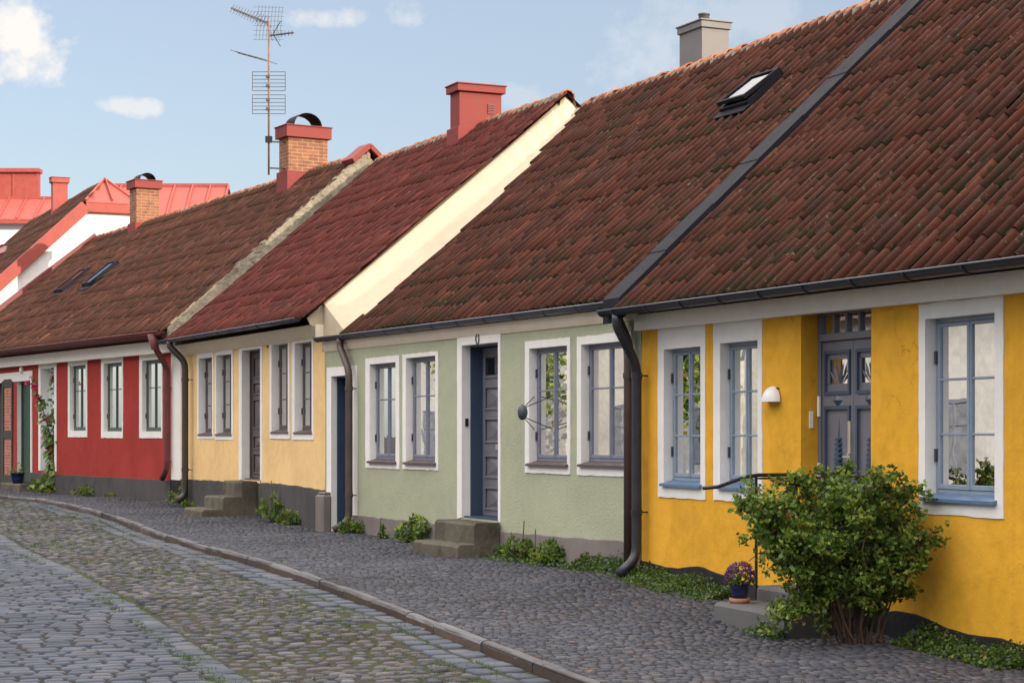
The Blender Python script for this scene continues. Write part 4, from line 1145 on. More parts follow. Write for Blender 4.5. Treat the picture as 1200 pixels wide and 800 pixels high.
steps(G, 'door_steps', 'two mossy stone steps below the green house front door', [(G.s(588), G.s(541), .03, .38, gd[2]-.02), (G.s(596), G.s(540), .385, .66, gd[2]-.27)], M['stepstone'])
steps(A, 'door_steps', 'three worn stone steps below the apricot house dark door', [(A.s(303.5), A.s(281), .035, .3, ad[2]-.015), (A.s(303), A.s(280), .305, .62, ad[2]-.27), (A.s(302), A.s(279), .625, .95, ad[2]-.48)], M['stepstone'])
yg = Y.g(yd[0])
steps(Y, 'door_steps', 'smooth grey landing and steps below the carved yellow house door, behind the rose bush', [(yd[0]-.05, yd[1]+.02, .45, .86, yg+.165), (yd[0]-.0, yd[1]-.0, .03, .445, .16), ], M['concrete'], jt=.25)
steps(R, 'door_steps', 'single low stone doorstep at the green plank door of the red house', [(R.s(45), R.s(21), .03, .45, gd2[2]+.0)], M['stepstone'])
mb = MB(); x = G.s(386.5); mb.box((-.16, -.0, -.3), (.16, .16, .52))
t = G.sub('guard_stone', 'short grey stone post against the wall beside the narrow blue door', 'stone', G.s(385), .0, G.g(G.s(385)))
mb.build('block', M['plinth_grey'], t, bevel=.03); mb = MB(); mb.box((-.13, .0, .52), (.13, .12, .56)); mb.build('cap', M['plinth_grey'], t, bevel=.015)

# handrail at the yellow steps
s1r = yd[1]+.06; z0r = .30
t = Y.sub('handrail', 'black iron handrail on the left of the yellow house steps', 'handrail', s1r, 0, yg)
zz0 = zz_at(Y, 556, s1r, .05)-yg
mb = MB(); rail = [(0, .02, zz0), (0, .40, zz0), (0, .52, zz0-.015), (0, .80, zz0-.10), (0, .95, zz0-.11)]
mb.tube(rail, .017, 8); mb.build('rail', M['blackiron'], t, smooth=True)
for q_ in (.42,):
    mb = MB(); mb.tube([(0, q_, zz0), (0, q_, .17)], .014, 8); mb.build('post', M['blackiron'], t)
mb = MB(); mb.tube([(0, .03, zz0-.03), (0, .40, zz0-.03)], .01, 6); mb.build('under_bar', M['blackiron'], t)
s2r = yd[0]-.02
t = Y.sub('handrail', 'black iron handrail half hidden in the rose bush before the carved door', 'handrail', s2r, 0, yg)
mb = MB(); mb.tube([(0, .02, zz0), (0, .55, zz0), (0, .66, zz0-.03), (0, .9, zz0-.14)], .017, 8); mb.build('rail', M['blackiron'], t, smooth=True)
mb = MB(); mb.tube([(0, .5, zz0), (0, .5, .17)], .014, 8); mb.build('post', M['blackiron'], t)

# ------------------------------------------------------------------ plants
def leaf(mb, p, n, size, m, ratio=.8, up=None):
    n = n.normalized(); a = n.orthogonal().normalized(); a.rotate(Matrix.Rotation(random.uniform(0, 6.28), 3, n)) 
    b = n.cross(a); L, Wd = size, size*ratio
    i = len(mb.v); c = p
    pts = [c, c+a*L*.45+b*Wd*.5-n*.0+n*L*.10, c+a*L, c+a*L*.45-b*Wd*.5+n*L*.10]
    mb.v += [tuple(x) for x in pts]; mb.f += [(i, i+1, i+2), (i, i+2, i+3)]; mb.m += [m, m]
def rnd_dir(up=.3):
    v = Vector((random.gauss(0, 1), random.gauss(0, 1), random.gauss(0, 1)+up)); return v.normalized()
LM = lambda: [M['leaf_a'], M['leaf_b'], M['leaf_c'], M['leaf_d']]
def pick(w=(3.2, 5, 3, .5)): return random.choices(range(4), w)[0]

def rose_bush(loc, name, label):
    t = thing(name, label, 'shrub', loc)
    st, lf = MB(), MB()
    tips = []
    for k in range(34):
        ex = random.uniform(-.84, .46); ey = random.uniform(-.60, .10)
        b = Vector((ex*.30+random.gauss(0, .06), ey*.25+random.gauss(0, .05), 0))
        hmax = 1.36*(1-.16*((ex+.22)/.75)**4)*(.90 if ex < -.6 else 1)
        e = Vector((ex, ey, hmax*random.uniform(.55, 1.0)))
        m1 = b.lerp(e, .5)+Vector((-ex*.10, -ey*.1, .10)); pts = []
        for i in range(9):
            u = i/8; pts.append(b.lerp(m1, u).lerp(m1.lerp(e, u), u)+Vector((random.gauss(0, .010), random.gauss(0, .010), 0)))
        st.tube(pts, [random.uniform(.008, .014)*(1-.08*i) for i in range(9)], 5)
        for i in range(3, 9):
            if pts[i].z < .34: continue
            for _ in range(3 if i < 8 else 5):
                d = rnd_dir(.3); L = random.uniform(.10, .26); q_ = pts[i]+d*L
                if q_.z < .30 or q_.z > 1.40: continue
                st.tube([pts[i], pts[i].lerp(q_, .5)+Vector((0, 0, .02)), q_], [.005, .004, .003], 4, cap=False)
                tips.append((pts[i], q_))
    # low drooping sprays at the left, hanging over the landing
    for k in range(12):
        b = Vector((0, -.05, .3)); e = Vector((random.uniform(-.75, -.25), random.uniform(-.5, -.1), random.uniform(.12, .45)))
        mid_ = b.lerp(e, .5)+Vector((0, 0, .2)); pts = [b.lerp(mid_, u).lerp(mid_.lerp(e, u), u) for u in (0, .25, .5, .75, 1)]
        st.tube(pts, [.008, .007, .006, .005, .004], 4, cap=False); tips += [(pts[2], pts[4]), (pts[3], pts[4]+rnd_dir()*.1)]
    for k in range(5):
        b = Vector((-.15, -.05, .1)); e = Vector((random.uniform(-.92, -.68), random.uniform(-.5, -.15), random.uniform(1.0, 1.28))); mid_ = b.lerp(e, .5)+Vector((.08, 0, .05))
        pts = [b.lerp(mid_, u/6).lerp(mid_.lerp(e, u/6), u/6) for u in range(7)]; st.tube(pts, [.010-.001*i for i in range(7)], 5)
        for i in (4, 5, 6):
            for _ in range(4): tips.append((pts[i], pts[i]+rnd_dir(.2)*random.uniform(.1, .2)))
    for a, b in tips:
        if random.random() < .08: continue
        for _ in range(random.choice((5, 9, 12, 15))):
            u = random.uniform(.1, 1.2); p = a.lerp(b, u)+rnd_dir(0)*random.uniform(.01, .055)
            # pinnate spray: 5-7 leaflets around a short axis
            ax = rnd_dir(.2); side = ax.cross(Vector((0, 0, 1))).normalized(); m = pick()
            for j in range(5):
                pp = p+ax*(.026*(j//2))+side*(.020*(1 if j % 2 else -1) if j < 4 else 0)
                leaf(lf, pp, rnd_dir(.9), random.uniform(.034, .056), m if random.random() < .8 else pick(), .72)
    st.build('stems', M['stem'], t); lf.build('foliage', LM(), t); return t
bp = ground_pt(1012, 750); 
rose_bush(bp+Vector((-.06, -.06, -.02)), 'rose_bush', 'big leafy rose bush growing before the yellow house steps')

def mallow(loc, r, h, name, label, n=60, size=.11, w=(2, 6, 3, .3), stalks=0, group=None):
    t = thing(name, label, 'plant', loc, group=group); lf, st = MB(), MB()
    for k in range(n):
        a = random.uniform(0, 6.28); rr_ = r*math.sqrt(random.random()); z = h*random.uniform(.25, 1)*(1-.5*(rr_/r)**2)
        p = Vector((rr_*math.cos(a), rr_*.7*math.sin(a), z)); 
        if k % 2 == 0: st.tube([(p.x*.15, p.y*.15, 0), (p.x*.7, p.y*.7, z*.6), tuple(p)], [.006, .005, .004], 4, cap=False)
        nn_ = Vector((math.cos(a)*.6+random.gauss(0, .3), math.sin(a)*.6+random.gauss(0, .3)-.35, .7)).normalized()
        # rounded lobed leaf: a fan of triangles
        s_ = size*random.uniform(.6, 1.1); e1 = nn_.orthogonal().normalized(); e1.rotate(Matrix.Rotation(random.uniform(0, 6.28), 3, nn_)); e2 = nn_.cross(e1); i = len(lf.v)
        lf.v.append(tuple(p)); m = pick(w)
        for j in range(9):
            an = 2*math.pi*(j/9)*.93; q_ = s_*.5*(1+.16*(-1)**j); lf.v.append(tuple(p+e1*q_*math.cos(an)+e2*q_*math.sin(an)+nn_*(.02*(-1)**j+s_*.08)))
        for j in range(8): lf.f.append((i, i+1+j, i+2+j)); lf.m.append(m)
    for k in range(stalks):
        x, y = random.uniform(-r, r)*.8, random.uniform(-.04, .04)
        st.tube([(x, y, 0), (x+random.uniform(-.03, .03), y, h*random.uniform(.9, 1.5))], [.010, .007], 5)
    st.build('stems', M['greenstem'] if not stalks else M['terracotta'] if False else M['greenstem'], t); lf.build('leaves', LM(), t); return t
gp_ = 'leafy weeds along the house walls'
for px, py, r, h, n, sz, stalks, lab in (
    (413, 628, .25, .30, 55, .10, 0, 'leafy weed at the foot of the brown downpipe by the blue door'),
    (449, 632, .09, .24, 16, .07, 2, 'thin yellowing sprig at the wall below the green house left window'),
    (487, 637, .33, .42, 75, .15, 0, 'broad leaved plant just left of the green house steps'),
    (588, 655, .10, .2, 14, .08, 0, 'smallest leafy sprig at the right end of the green house steps'),
    (608, 656, .24, .36, 55, .10, 2, 'leafy weed with bare stalks just right of the green house steps'),
    (643, 661, .26, .32, 60, .11, 4, 'wide weed with tan stalks below the green house mirror window'),
    (214, 598, .38, .40, 60, .11, 0, 'leafy weed at the foot of the dark downpipe by the red house'),
    (272, 607, .30, .16, 45, .08, 0, 'low weed along the apricot house bottom step'),
    (320, 608, .32, .56, 70, .11, 4, 'tall weed against the dark plinth right of the apricot house steps'),
    (340, 612, .26, .28, 50, .10, 0, 'low round weed right of the tall one by the apricot house plinth'),
    (243, 602, .2, .2, 30, .08, 0, 'small weed beside the apricot house middle step'),
    (100, 578, .35, .28, 40, .11, 0, 'low weed between the hollyhock and the red house plinth'),
    (128, 580, .2, .12, 20, .08, 0, 'tiny weed at the red house plinth below the middle window')):
    hh_ = G if px > 381 else A if px > 216 else R; s_ = hh_.s(px, .16); p = hh_.world(s_, .16 if px not in (243, 272) else .5, hh_.g(s_, .16)); mallow(p, r*.85, h*.85, 'weed', lab, n, sz*.9, stalks=stalks, group=gp_)

# ground cover creeping along the walls
def creeper(h, sa, sb, q0_, q1_, n, hmax, label, centre=None):
    c = (sa+sb)/2; g = h.g(c)
    lf = MB()
    cl = [(random.uniform(sa, sb), random.random()) for _ in range(26)]
    for k in range(n):
        s0_, u = random.choice(cl); s_ = min(sb, max(sa, s0_+random.gauss(0, .16))); q_ = q0_+(q1_-q0_)*min(1, abs(random.gauss(0, .45)))
        hh = hmax*(1-(q_-q0_)/(q1_-q0_+.01))*(.4+.6*abs(math.sin(s_*3.1))*u+.15)
        p = Vector((s_-c, q_, h.g(s_, q_)-g+min(1.5, abs(random.gauss(0, 1)))*hh*.5+.005))
        leaf(lf, p, rnd_dir(1.1), random.uniform(.022, .042), random.choices((0, 1, 2, 3), (4, 5, 3, .3))[0], .9)
    o = lf.build('ground_cover', [M['leaf_a'], M['leaf_b'], M['leaf_e'], M['leaf_d']]); p = h.world(c, 0); o.location = (p.x, p.y, g); o.rotation_euler = (0, 0, h.ang)
    return tag(o, label, 'ground cover', kind='stuff')
creeper(Y, Y.s(868), Y.s(752), .02, .42, 6500, .22, 'creeping green plants along the foot of the yellow wall left of the steps')
creeper(G, -.05, G.s(690), .03, .30, 2600, .30, 'creeping plants around the two downpipes at the green and yellow corner')
creeper(Y, Y.s(1215), Y.s(1085), .02, .34, 3800, .20, 'creeping plants along the foot of the yellow wall below the right window')
creeper(Y, Y.s(918, .9), Y.s(890, .9), .87, 1.05, 350, .10, 'small weeds in front of the grey landing')
creeper(G, G.s(680), G.s(596), .03, .5, 900, .04, 'thin moss and tiny weeds on the setts below the green plinth')

# hollyhock at the red house
hp = ground_pt(72, 577); t = thing('hollyhock', 'tall hollyhock with pink flowers climbing beside the red house window', 'plant', hp)
st, lf, fl = MB(), MB(), MB()
sc_ = hp.y/F
for tx, ty, bend in ((59, 412, -.05), (32, 440, -.3), (66, 450, .1), (80, 452, .2), (74, 500, .1), (52, 520, -.1)):
    top = Vector(((tx-68)*sc_, -.05, (577-ty)*sc_)); m1 = Vector((top.x*.35, 0, top.z*.6)); pts = [Vector((0, 0, 0)).lerp(m1, u).lerp(m1.lerp(top, u), u) for u in [k/9 for k in range(10)]]
    st.tube(pts, [.02-.0014*k for k in range(10)], 5)
    for k in range(int(120*top.z/3)):
        u = random.random()**1.3; p = pts[min(9, int(u*9))].lerp(pts[min(9, int(u*9)+1)], u*9 % 1)
        sz = (.20*(1-u)+.05)*random.uniform(.7, 1.1); d_ = rnd_dir(0); d_.z *= .3
        for _ in range(3): leaf(lf, p+d_*random.uniform(.03, .42*(1.15-u)), Vector((d_.x, d_.y-.5, .6)), sz, pick((4, 5, 2, 1)), .95)
    for k in range(5):
        u = random.uniform(.55, 1.0) if k else .98; p = pts[min(9, int(u*9))]+Vector((random.gauss(0, .06), -.08, random.gauss(0, .05)))
        for j in range(7):
            an = j/7*6.28; leaf(fl, p, Vector((math.cos(an)*.6, -1, math.sin(an)*.6)), .075, 0, 1.0)
for k in range(110):
    a = random.uniform(0, 6.28); r_ = .75*math.sqrt(random.random()); leaf(lf, Vector((r_*math.cos(a), -abs(r_*.5*math.sin(a))-.02, random.uniform(.04, .6)*(1-r_*.9))), rnd_dir(.8), random.uniform(.12, .2), pick((3, 5, 2, .3)), .95)
st.build('stems', M['greenstem'], t); lf.build('leaves', LM(), t); fl.build('flowers', M['pink'], t)

# flower pots
def pot(loc, name, label, mat, r, hgt, flowers, saucer):
    t = thing(name, label, 'flower pot', loc)
    mb = MB(); z0_ = .03 if saucer else 0
    mb.lathe((0, 0, z0_), [(0, 0), (r*.68, 0), (r*.82, hgt*.4), (r*.95, hgt*.9), (r*1.06, hgt*.9), (r*1.06, hgt), (r*.9, hgt), (r*.85, hgt*.86), (0, hgt*.84)], 20); mb.build('pot', mat, t, smooth=True)
    if saucer:
        mb = MB(); mb.lathe((0, 0, 0), [(0, 0), (r*.95, 0), (r*1.05, .045), (r*.95, .045), (r*.9, .012), (0, .012)], 20); mb.build('saucer', M['terracotta'], t, smooth=True)
    lf = MB(); fl_ = MB()
    for k in range(150):
        d_ = rnd_dir(.6); p = Vector((0, 0, z0_+hgt))+Vector((d_.x*r*1.3, d_.y*r*1.3, abs(d_.z)*r*1.5*random.random()))
        leaf(lf, p, rnd_dir(.8), .045, pick((3, 5, 2, 0)), .7)
    for m, n in flowers:
        for k in range(n):
            d_ = rnd_dir(.7); d_.z = abs(d_.z); c = Vector((0, 0, z0_+hgt))+Vector((d_.x*r*1.5, d_.y*r*1.5-.02, d_.z*r*2.0)); nn_ = (d_+Vector((-.3, -.7, .1))).normalized(); 
            for j in range(6):
                e = nn_.orthogonal().normalized(); e.rotate(Matrix.Rotation(j*1.047, 3, nn_)); leaf(fl_, c+e*.012, (nn_+e*.35), .034 if m else .022, m, 1.1)
    lf.build('leaves', LM(), t)
    if fl_.v: fl_.build('flowers', [M['purple'], M['orange'], M['pink']], t)
    return t
pq = Y.world(yd[1]-.15, .70, yg+.165); pot(pq, 'flower_pot', 'blue glazed pot of purple and orange pansies on the grey landing', M['potblue'], .09, .15, [(0, 60), (1, 8)], True)
pp = R.world(R.s(34), .28, gd2[2]); pot(pp, 'flower_pot', 'small blue pot with a green plant on the doorstep of the green plank door', M['potblue'], .17, .26, [], False)

# ------------------------------------------------------------------ aerial on the brick chimney
mast_s = bc+.25; mq = q_at(R, 315, mast_s); mp = R.world(mast_s, mq); my = mp.y; k_ = my/F
t = thing('tv_antenna', 'tall rusty aerial mast with several antennas strapped to the brick chimney', 'antenna', (mp.x, mp.y, EYE+(HY-205)*k_))
ZM = lambda py: (205-py)*k_; XM = lambda px: (px-315)*k_
mb = MB(); mb.tube([(0, 0, 0), (0, 0, ZM(25))], .022, 8); mb.build('mast', M['rust'], t, smooth=True)
mb = MB()
for py in (166, 197): 
    e = R.world(bc+.2, rq+.12+.46); mb.bar((0, 0, ZM(py)), (e.x-mp.x+.1, e.y-mp.y, ZM(py)), .03)
mb.box((-.07, -.06, ZM(167)), (.07, .06, ZM(160))); mb.build('clamp', M['blackiron'], t)
def yagi(px0, py0, px1, py1, els, length, vert, mat, dy=-.3, name='yagi'):
    mb = MB(); a, b = Vector((XM(px0), 0, ZM(py0))), Vector((XM(px1), dy, ZM(py1))); mb.bar(a, b, .03)
    for k in range(els):
        p = a.lerp(b, (k+.5)/els); L = length*(1-.35*k/els)
        v = Vector((.35, .2, .75)) if vert == 'x' else Vector((0, 0, 1)) if vert else Vector((.55, .83, -.05)); v.normalize()
        mb.bar(p-v*L/2, p+v*L/2, .011)
        if vert == 'x': v2 = Vector((.55, .3, -.55)).normalized(); mb.bar(p, p+v2*L/2, .011)
    return mb.build(name, mat, t)
yagi(314, 27, 273, 13, 13, .30, 'x', M['steel'])
yagi(316, 42, 346, 42, 7, .16, True, M['steel'])
yagi(312, 71, 281, 65, 5, .9, False, M['steel'])
mb = MB()
for (cx_, cz_, sg) in ((312, 28, 1), (320, 40, -1)):   # reflector grids and cross dipoles
    for j in range(8 if sg > 0 else 0):
        u = (j-3.5)*.085
        mb.bar((XM(cx_)+u*.8+.03, u*.4, ZM(cz_)-.36), (XM(cx_)+u*.8+.10, u*.4, ZM(cz_)+.38), .007)
    if sg > 0:
        for j in range(8): w_ = (j-3.5)*.1; mb.bar((XM(cx_)-.26, -.13, ZM(cz_)+w_-.02), (XM(cx_)+.36, .13, ZM(cz_)+w_+.03), .007)
    else:
        for ang in (-.6, -.35, .35, .6): mb.bar((XM(cx_), 0, ZM(cz_)), (XM(cx_)+.16*(1 if ang < 0 else 1.0), 0, ZM(cz_)+math.copysign(.27, ang)), .014)
mb.build('reflector', M['steel'], t)
for y0_, y1_ in ((84, 106), (111, 133)):
    mb = MB(); xa, xb = XM(295.5), XM(334)
    for j in range(6): z = ZM(y0_+(y1_-y0_)*j/5); mb.bar((xa, .04, z), (xb, .04, z), .013)
    for x in (xa, xb): mb.bar((x, .04, ZM(y0_)), (x, .04, ZM(y1_)), .013)
    for j in (1, 3): mb.box((-.06, -.05, ZM(y0_+(y1_-y0_)*j/4+2)), (.02, .03, ZM(y0_+(y1_-y0_)*j/4-1)))
    mb.build('panel_antenna', M['steel'], t)
# bird hooks / ridge hooks on the red ridge are left to the ridge tiles
#PART4
# ================================================================== street
kpx = [(644, 799), (554, 762), (402, 701), (321, 672), (216, 643), (117, 606), (47, 590.5), (0, 586)]
kpts = [ground_pt(x, y, -.10) for x, y in kpx]
kp = [Vector((p.x, p.y)) for p in kpts]
d0 = (kp[1]-kp[0]).normalized(); kp = [kp[0]-d0*30, kp[0]-d0*12]+kp
d1 = (kp[-1]-kp[-2]).normalized(); kp = kp+[kp[-1]+d1*8, kp[-1]+d1*24]
# resample and smooth
K0 = np.array([(p.x, p.y) for p in kp]); ln = np.concatenate([[0], np.cumsum(np.linalg.norm(np.diff(K0, axis=0), axis=1))])
TT = np.arange(0, ln[-1], .25); KX = np.interp(TT, ln, K0[:, 0]); KY = np.interp(TT, ln, K0[:, 1])
ker = np.hanning(29); ker /= ker.sum()
def smooth(a):
    p = np.concatenate([a[0]-(a[1]-a[0])*np.arange(14, 0, -1), a, a[-1]+(a[-1]-a[-2])*np.arange(1, 15)]); return np.convolve(p, ker, 'valid')
KX, KY = smooth(KX), smooth(KY)
TX, TY = np.gradient(KX), np.gradient(KY); nn_ = np.hypot(TX, TY); TX /= nn_; TY /= nn_
def curve(t, o):
    """offset o > 0: towards the houses"""
    x, y, a, b = (np.interp(t, TT, q) for q in (KX, KY, TX, TY)); return x+b*o, y-a*o, a, b
NEAR = None
HS = [Y, G, A, R]
def inside_house(x, y):
    m = np.zeros(len(x), bool)
    for h in HS:
        dx, dy = x-h.P.x, y-h.P.y; s = dx*h.w.x+dy*h.w.y; q = dx*h.nn.x+dy*h.nn.y
        m |= (s > -.0) & (s < h.L) & (q < -.06)
    return m
ANG = np.arange(8)*math.pi/4
SX = np.array([1, .74, 0, -.74, -1, -.74, 0, .74]); SY = np.array([0, .74, 1, .74, 0, -.74, -1, -.74])
def stones(t, o, a, b, rot, dz, hz, rnd, dome=.006, sq=.9):
    """arrays: curve param, offset, half sizes along and across; returns verts, faces, attr"""
    x, y, tx, ty = curve(t, o); c, s = np.cos(rot), np.sin(rot)
    ax, ay = tx*c-ty*s, tx*s+ty*c; bx, by = ay, -ax
    z = gzn(y)+dz; N = len(t); V = np.zeros((N, 25, 3)); corner = np.where(np.abs(SX*SY) > .1, sq/.74, 1.0)
    jit = 1+RNG.normal(0, .05, (N, 8))
    tilt = RNG.normal(0, .02, (N, 2))
    for r, (sc, zo) in enumerate(((1.0, -.05), (.97, -.012), (.80, 0.0))):
        u = SX*corner*sc*jit; v = SY*corner*sc*jit
        V[:, r*8:r*8+8, 0] = x[:, None]+ax[:, None]*u*a[:, None]+bx[:, None]*v*b[:, None]
        V[:, r*8:r*8+8, 1] = y[:, None]+ay[:, None]*u*a[:, None]+by[:, None]*v*b[:, None]
        V[:, r*8:r*8+8, 2] = z[:, None]+zo+hz[:, None]+(tilt[:, :1]*u*a[:, None]+tilt[:, 1:]*v*b[:, None])
    V[:, 24, 0], V[:, 24, 1], V[:, 24, 2] = x, y, z+hz+dome
    base = (np.arange(N)*25)[:, None]; i = np.arange(8); j = (i+1) % 8; q = []
    for r in (0, 8): q.append(np.stack([base+r+i, base+r+j, base+r+8+j, base+r+8+i], -1).reshape(-1, 4))
    tri = np.stack([base+16+i, base+16+j, np.broadcast_to(base+24, (N, 8))], -1).reshape(-1, 3)
    return V.reshape(-1, 3), np.concatenate(q), tri, np.repeat(rnd, 25)
def visible(x, y, m=1.3):
    return (y > 4.0) & (y < 62) & (x > -.2727*y-m) & (x < .2727*y+m)
def sheet(o0, o1, dz, n=14, t0=0):
    t = TT[::2]; o = np.linspace(o0, o1, n); V = []
    for k in o:
        x, y, _, _ = curve(t, np.full(len(t), k)); V.append(np.stack([x, y, gzn(y)+dz], 1))
    V = np.concatenate(V); L = len(t); i = (np.arange(n-1)[:, None]*L+np.arange(L-1)[None]).ravel()
    return V, np.stack([i, i+L, i+L+1, i+1], 1) if o1 < o0 else np.stack([i, i+1, i+L+1, i+L], 1)
def lay(rowstep, lmin, lmax, o0, o1, gap, wid, irr, fn=None):
    """rows across the street; returns t, o, a, b"""
    T, O, A_, B_ = [], [], [], []
    for t in np.arange(10, TT[-1]-6, rowstep):
        o = o0+random.uniform(0, .25*lmax)
        while o < o1:
            l = random.uniform(lmin, lmax)
            T.append(t+random.gauss(0, irr)); O.append(o+l/2); A_.append((rowstep*wid-gap)/2*random.uniform(.9, 1.08)); B_.append((l-gap)/2)
            o += l
    return map(np.array, (T, O, A_, B_))
def paving(name, parts, sheets, mats):
    Vs, Qs, Ts, Rs, mi = [], [], [], [], []; off = 0
    quads, tris, qm, tm = [], [], [], []
    for V, Q, m in sheets:
        Vs.append(V); quads.append(Q+off); qm.append(np.full(len(Q), m)); Rs.append(np.zeros(len(V))); off += len(V)
    for V, Q, T, r, m in parts:
        Vs.append(V); quads.append(Q+off); tris.append(T+off); qm.append(np.full(len(Q), m)); tm.append(np.full(len(T), m)); Rs.append(r); off += len(V)
    fq, ft = np.concatenate(quads), np.concatenate(tris); mi = np.concatenate(qm+tm)
    o = np_mesh(name, np.concatenate(Vs), [fq, ft], mats, mi, {'rnd': np.concatenate(Rs)}, smooth=True); return o
# pavement of small setts
t_, o_, a_, b_ = lay(.090, .062, .122, .098, 6.2, .010, 1.0, .008)
x, y, _, _ = curve(t_, o_); k = visible(x, y) & ~inside_house(x, y); t_, o_, a_, b_ = (v[k] for v in (t_, o_, a_, b_)); N = len(t_)
undul = (.018*np.sin(t_*.9+o_*.6)+.014*np.sin(t_*2.3-o_*1.7))*np.clip((o_-.17)/1.2, 0, 1)
S1 = stones(t_, o_, a_, b_, RNG.normal(0, .07, N), 0.0, RNG.normal(0, .0022, N)+undul, RNG.random(N), .0015)
V, Q = sheet(0.0, 8, -.008)
# sheet follows the same undulation
tt_ = np.tile(TT[::2], 14); oo_ = np.repeat(np.linspace(0, 8, 14), len(TT[::2])); V[:, 2] += (.018*np.sin(tt_*.9+oo_*.6)+.014*np.sin(tt_*2.3-oo_*1.7))*np.clip((oo_-.17)/1.2, 0, 1)
o = paving('pavement', [(*S1, 1)], [(V, Q, 0)], [M['joint_dry'], M['sett']]); tag(o, kind='structure')
# road: gutter row, cobble band, lane of long setts
lb = [ground_pt(134, 700, -.1), ground_pt(245, 787, -.1)]
def off_of(p):
    d_ = np.hypot(KX-p.x, KY-p.y); i = int(np.argmin(d_)); return -((p.x-KX[i])*-TY[i]+(p.y-KY[i])*TX[i])
LB = float(np.mean([off_of(p) for p in lb])); print('lane boundary offset', LB, [off_of(p) for p in lb])
RZ = -.07
crown = lambda o: .03*np.clip(-o, 0, 4)/4
parts = []
t_, o_, a_, b_ = lay(.13, .10, .20, LB+.065, -.55, .024, .98, .018)
x, y, _, _ = curve(t_, o_); k = visible(x, y); t_, o_, a_, b_ = (v[k] for v in (t_, o_, a_, b_)); N = len(t_)
keep = RNG.random(N) > .03; t_, o_, a_, b_ = (v[keep] for v in (t_, o_, a_, b_)); N = len(t_)
un = lambda t, o: .022*np.sin(t*.8+o*.9)+.018*np.sin(t*2.1-o*1.3)
parts.append((*stones(t_, o_, a_*RNG.uniform(.72, 1.05, N), b_*RNG.uniform(.85, 1.02, N), RNG.normal(0, .16, N), RZ+crown(o_), RNG.normal(0, .006, N)+un(t_, o_), RNG.random(N), .007, .84), 2))
t_, o_, a_, b_ = lay(.135, .16, .30, LB-8, LB-.16, .014, 1.0, .006)
x, y, _, _ = curve(t_, o_); k = visible(x, y); t_, o_, a_, b_ = (v[k] for v in (t_, o_, a_, b_)); N = len(t_)
parts.append((*stones(t_, o_, a_, b_, RNG.normal(0, .025, N), RZ+crown(o_), RNG.normal(0, .003, N), RNG.random(N), .005, .95), 3))
for oc, sz in ((-.10, .2), (-.32, .2), (LB, .2)):      # channel rows and the border row
    t_ = np.arange(10, TT[-1]-6, .27); t_ = t_+RNG.normal(0, .01, len(t_)); o_ = np.full(len(t_), oc-.02)
    x, y, _, _ = curve(t_, o_); k = visible(x, y); t_, o_ = t_[k], o_[k]; N = len(t_)
    parts.append((*stones(t_, o_, np.full(N, .126), np.full(N, .098), RNG.normal(0, .02, N), RZ+crown(o_), RNG.normal(0, .004, N)+(un(t_, o_)*.3 if oc > -1 else 0), RNG.random(N), .006, .95), 3))
sh = []
for o0, o1, m, u in ((0.0, LB, 1, 1), (LB, LB-9, 0, 0)):
    V, Q = sheet(o0, o1, RZ-.013); tt_ = np.tile(TT[::2], 14); oo_ = np.repeat(np.linspace(o0, o1, 14), len(TT[::2])); V[:, 2] += crown(oo_)+u*un(tt_, oo_)*np.clip(-oo_*2, 0, 1)*np.clip((oo_-LB)*4, 0, 1)
    sh.append((V, Q, m))
o = paving('road', parts, sh, [M['joint_dry'], M['joint_moss'], M['cobble'], M['slab']]); tag(o, kind='structure')
# kerb of granite stones
mb = MB(); rv = []; t = 8.0
while t < TT[-1]-6:
    L = random.uniform(.7, 1.25); rn = random.random(); dz = random.gauss(0, .006); dq = random.gauss(0, .008); n = 4; i0 = len(mb.v)
    prof = [(-.0, -.2), (-.004, -.02), (.014, .006), (.045, .009), (.080, .008), (.088, -.005), (.092, -.2)]
    for k in range(n+1):
        u = t+.006+(L-.012)*k/n
        for o_, z_ in prof:
            j = random.gauss(0, .004); x, y, _, _ = curve(u, o_+dq+j); mb.v.append((float(x), float(y), gz(float(y))+z_+dz+random.gauss(0, .003))); rv.append(rn)
    W_ = len(prof)
    for k in range(n):
        for j in range(W_-1): a = i0+k*W_+j; mb.f.append((a, a+W_, a+W_+1, a+1)); mb.m.append(1 if j == 0 else 0)
    mb.f.append(tuple(i0+j for j in range(W_))); mb.m.append(0); mb.f.append(tuple(i0+n*W_+j for j in range(W_))); mb.m.append(0)
    t += L
o = mb.build('kerb', [M['granite'], M['kerbface']]); tag(o, kind='structure'); at = o.data.attributes.new('rnd', 'FLOAT', 'POINT'); at.data.foreach_set("value", np.array(rv, np.float32))
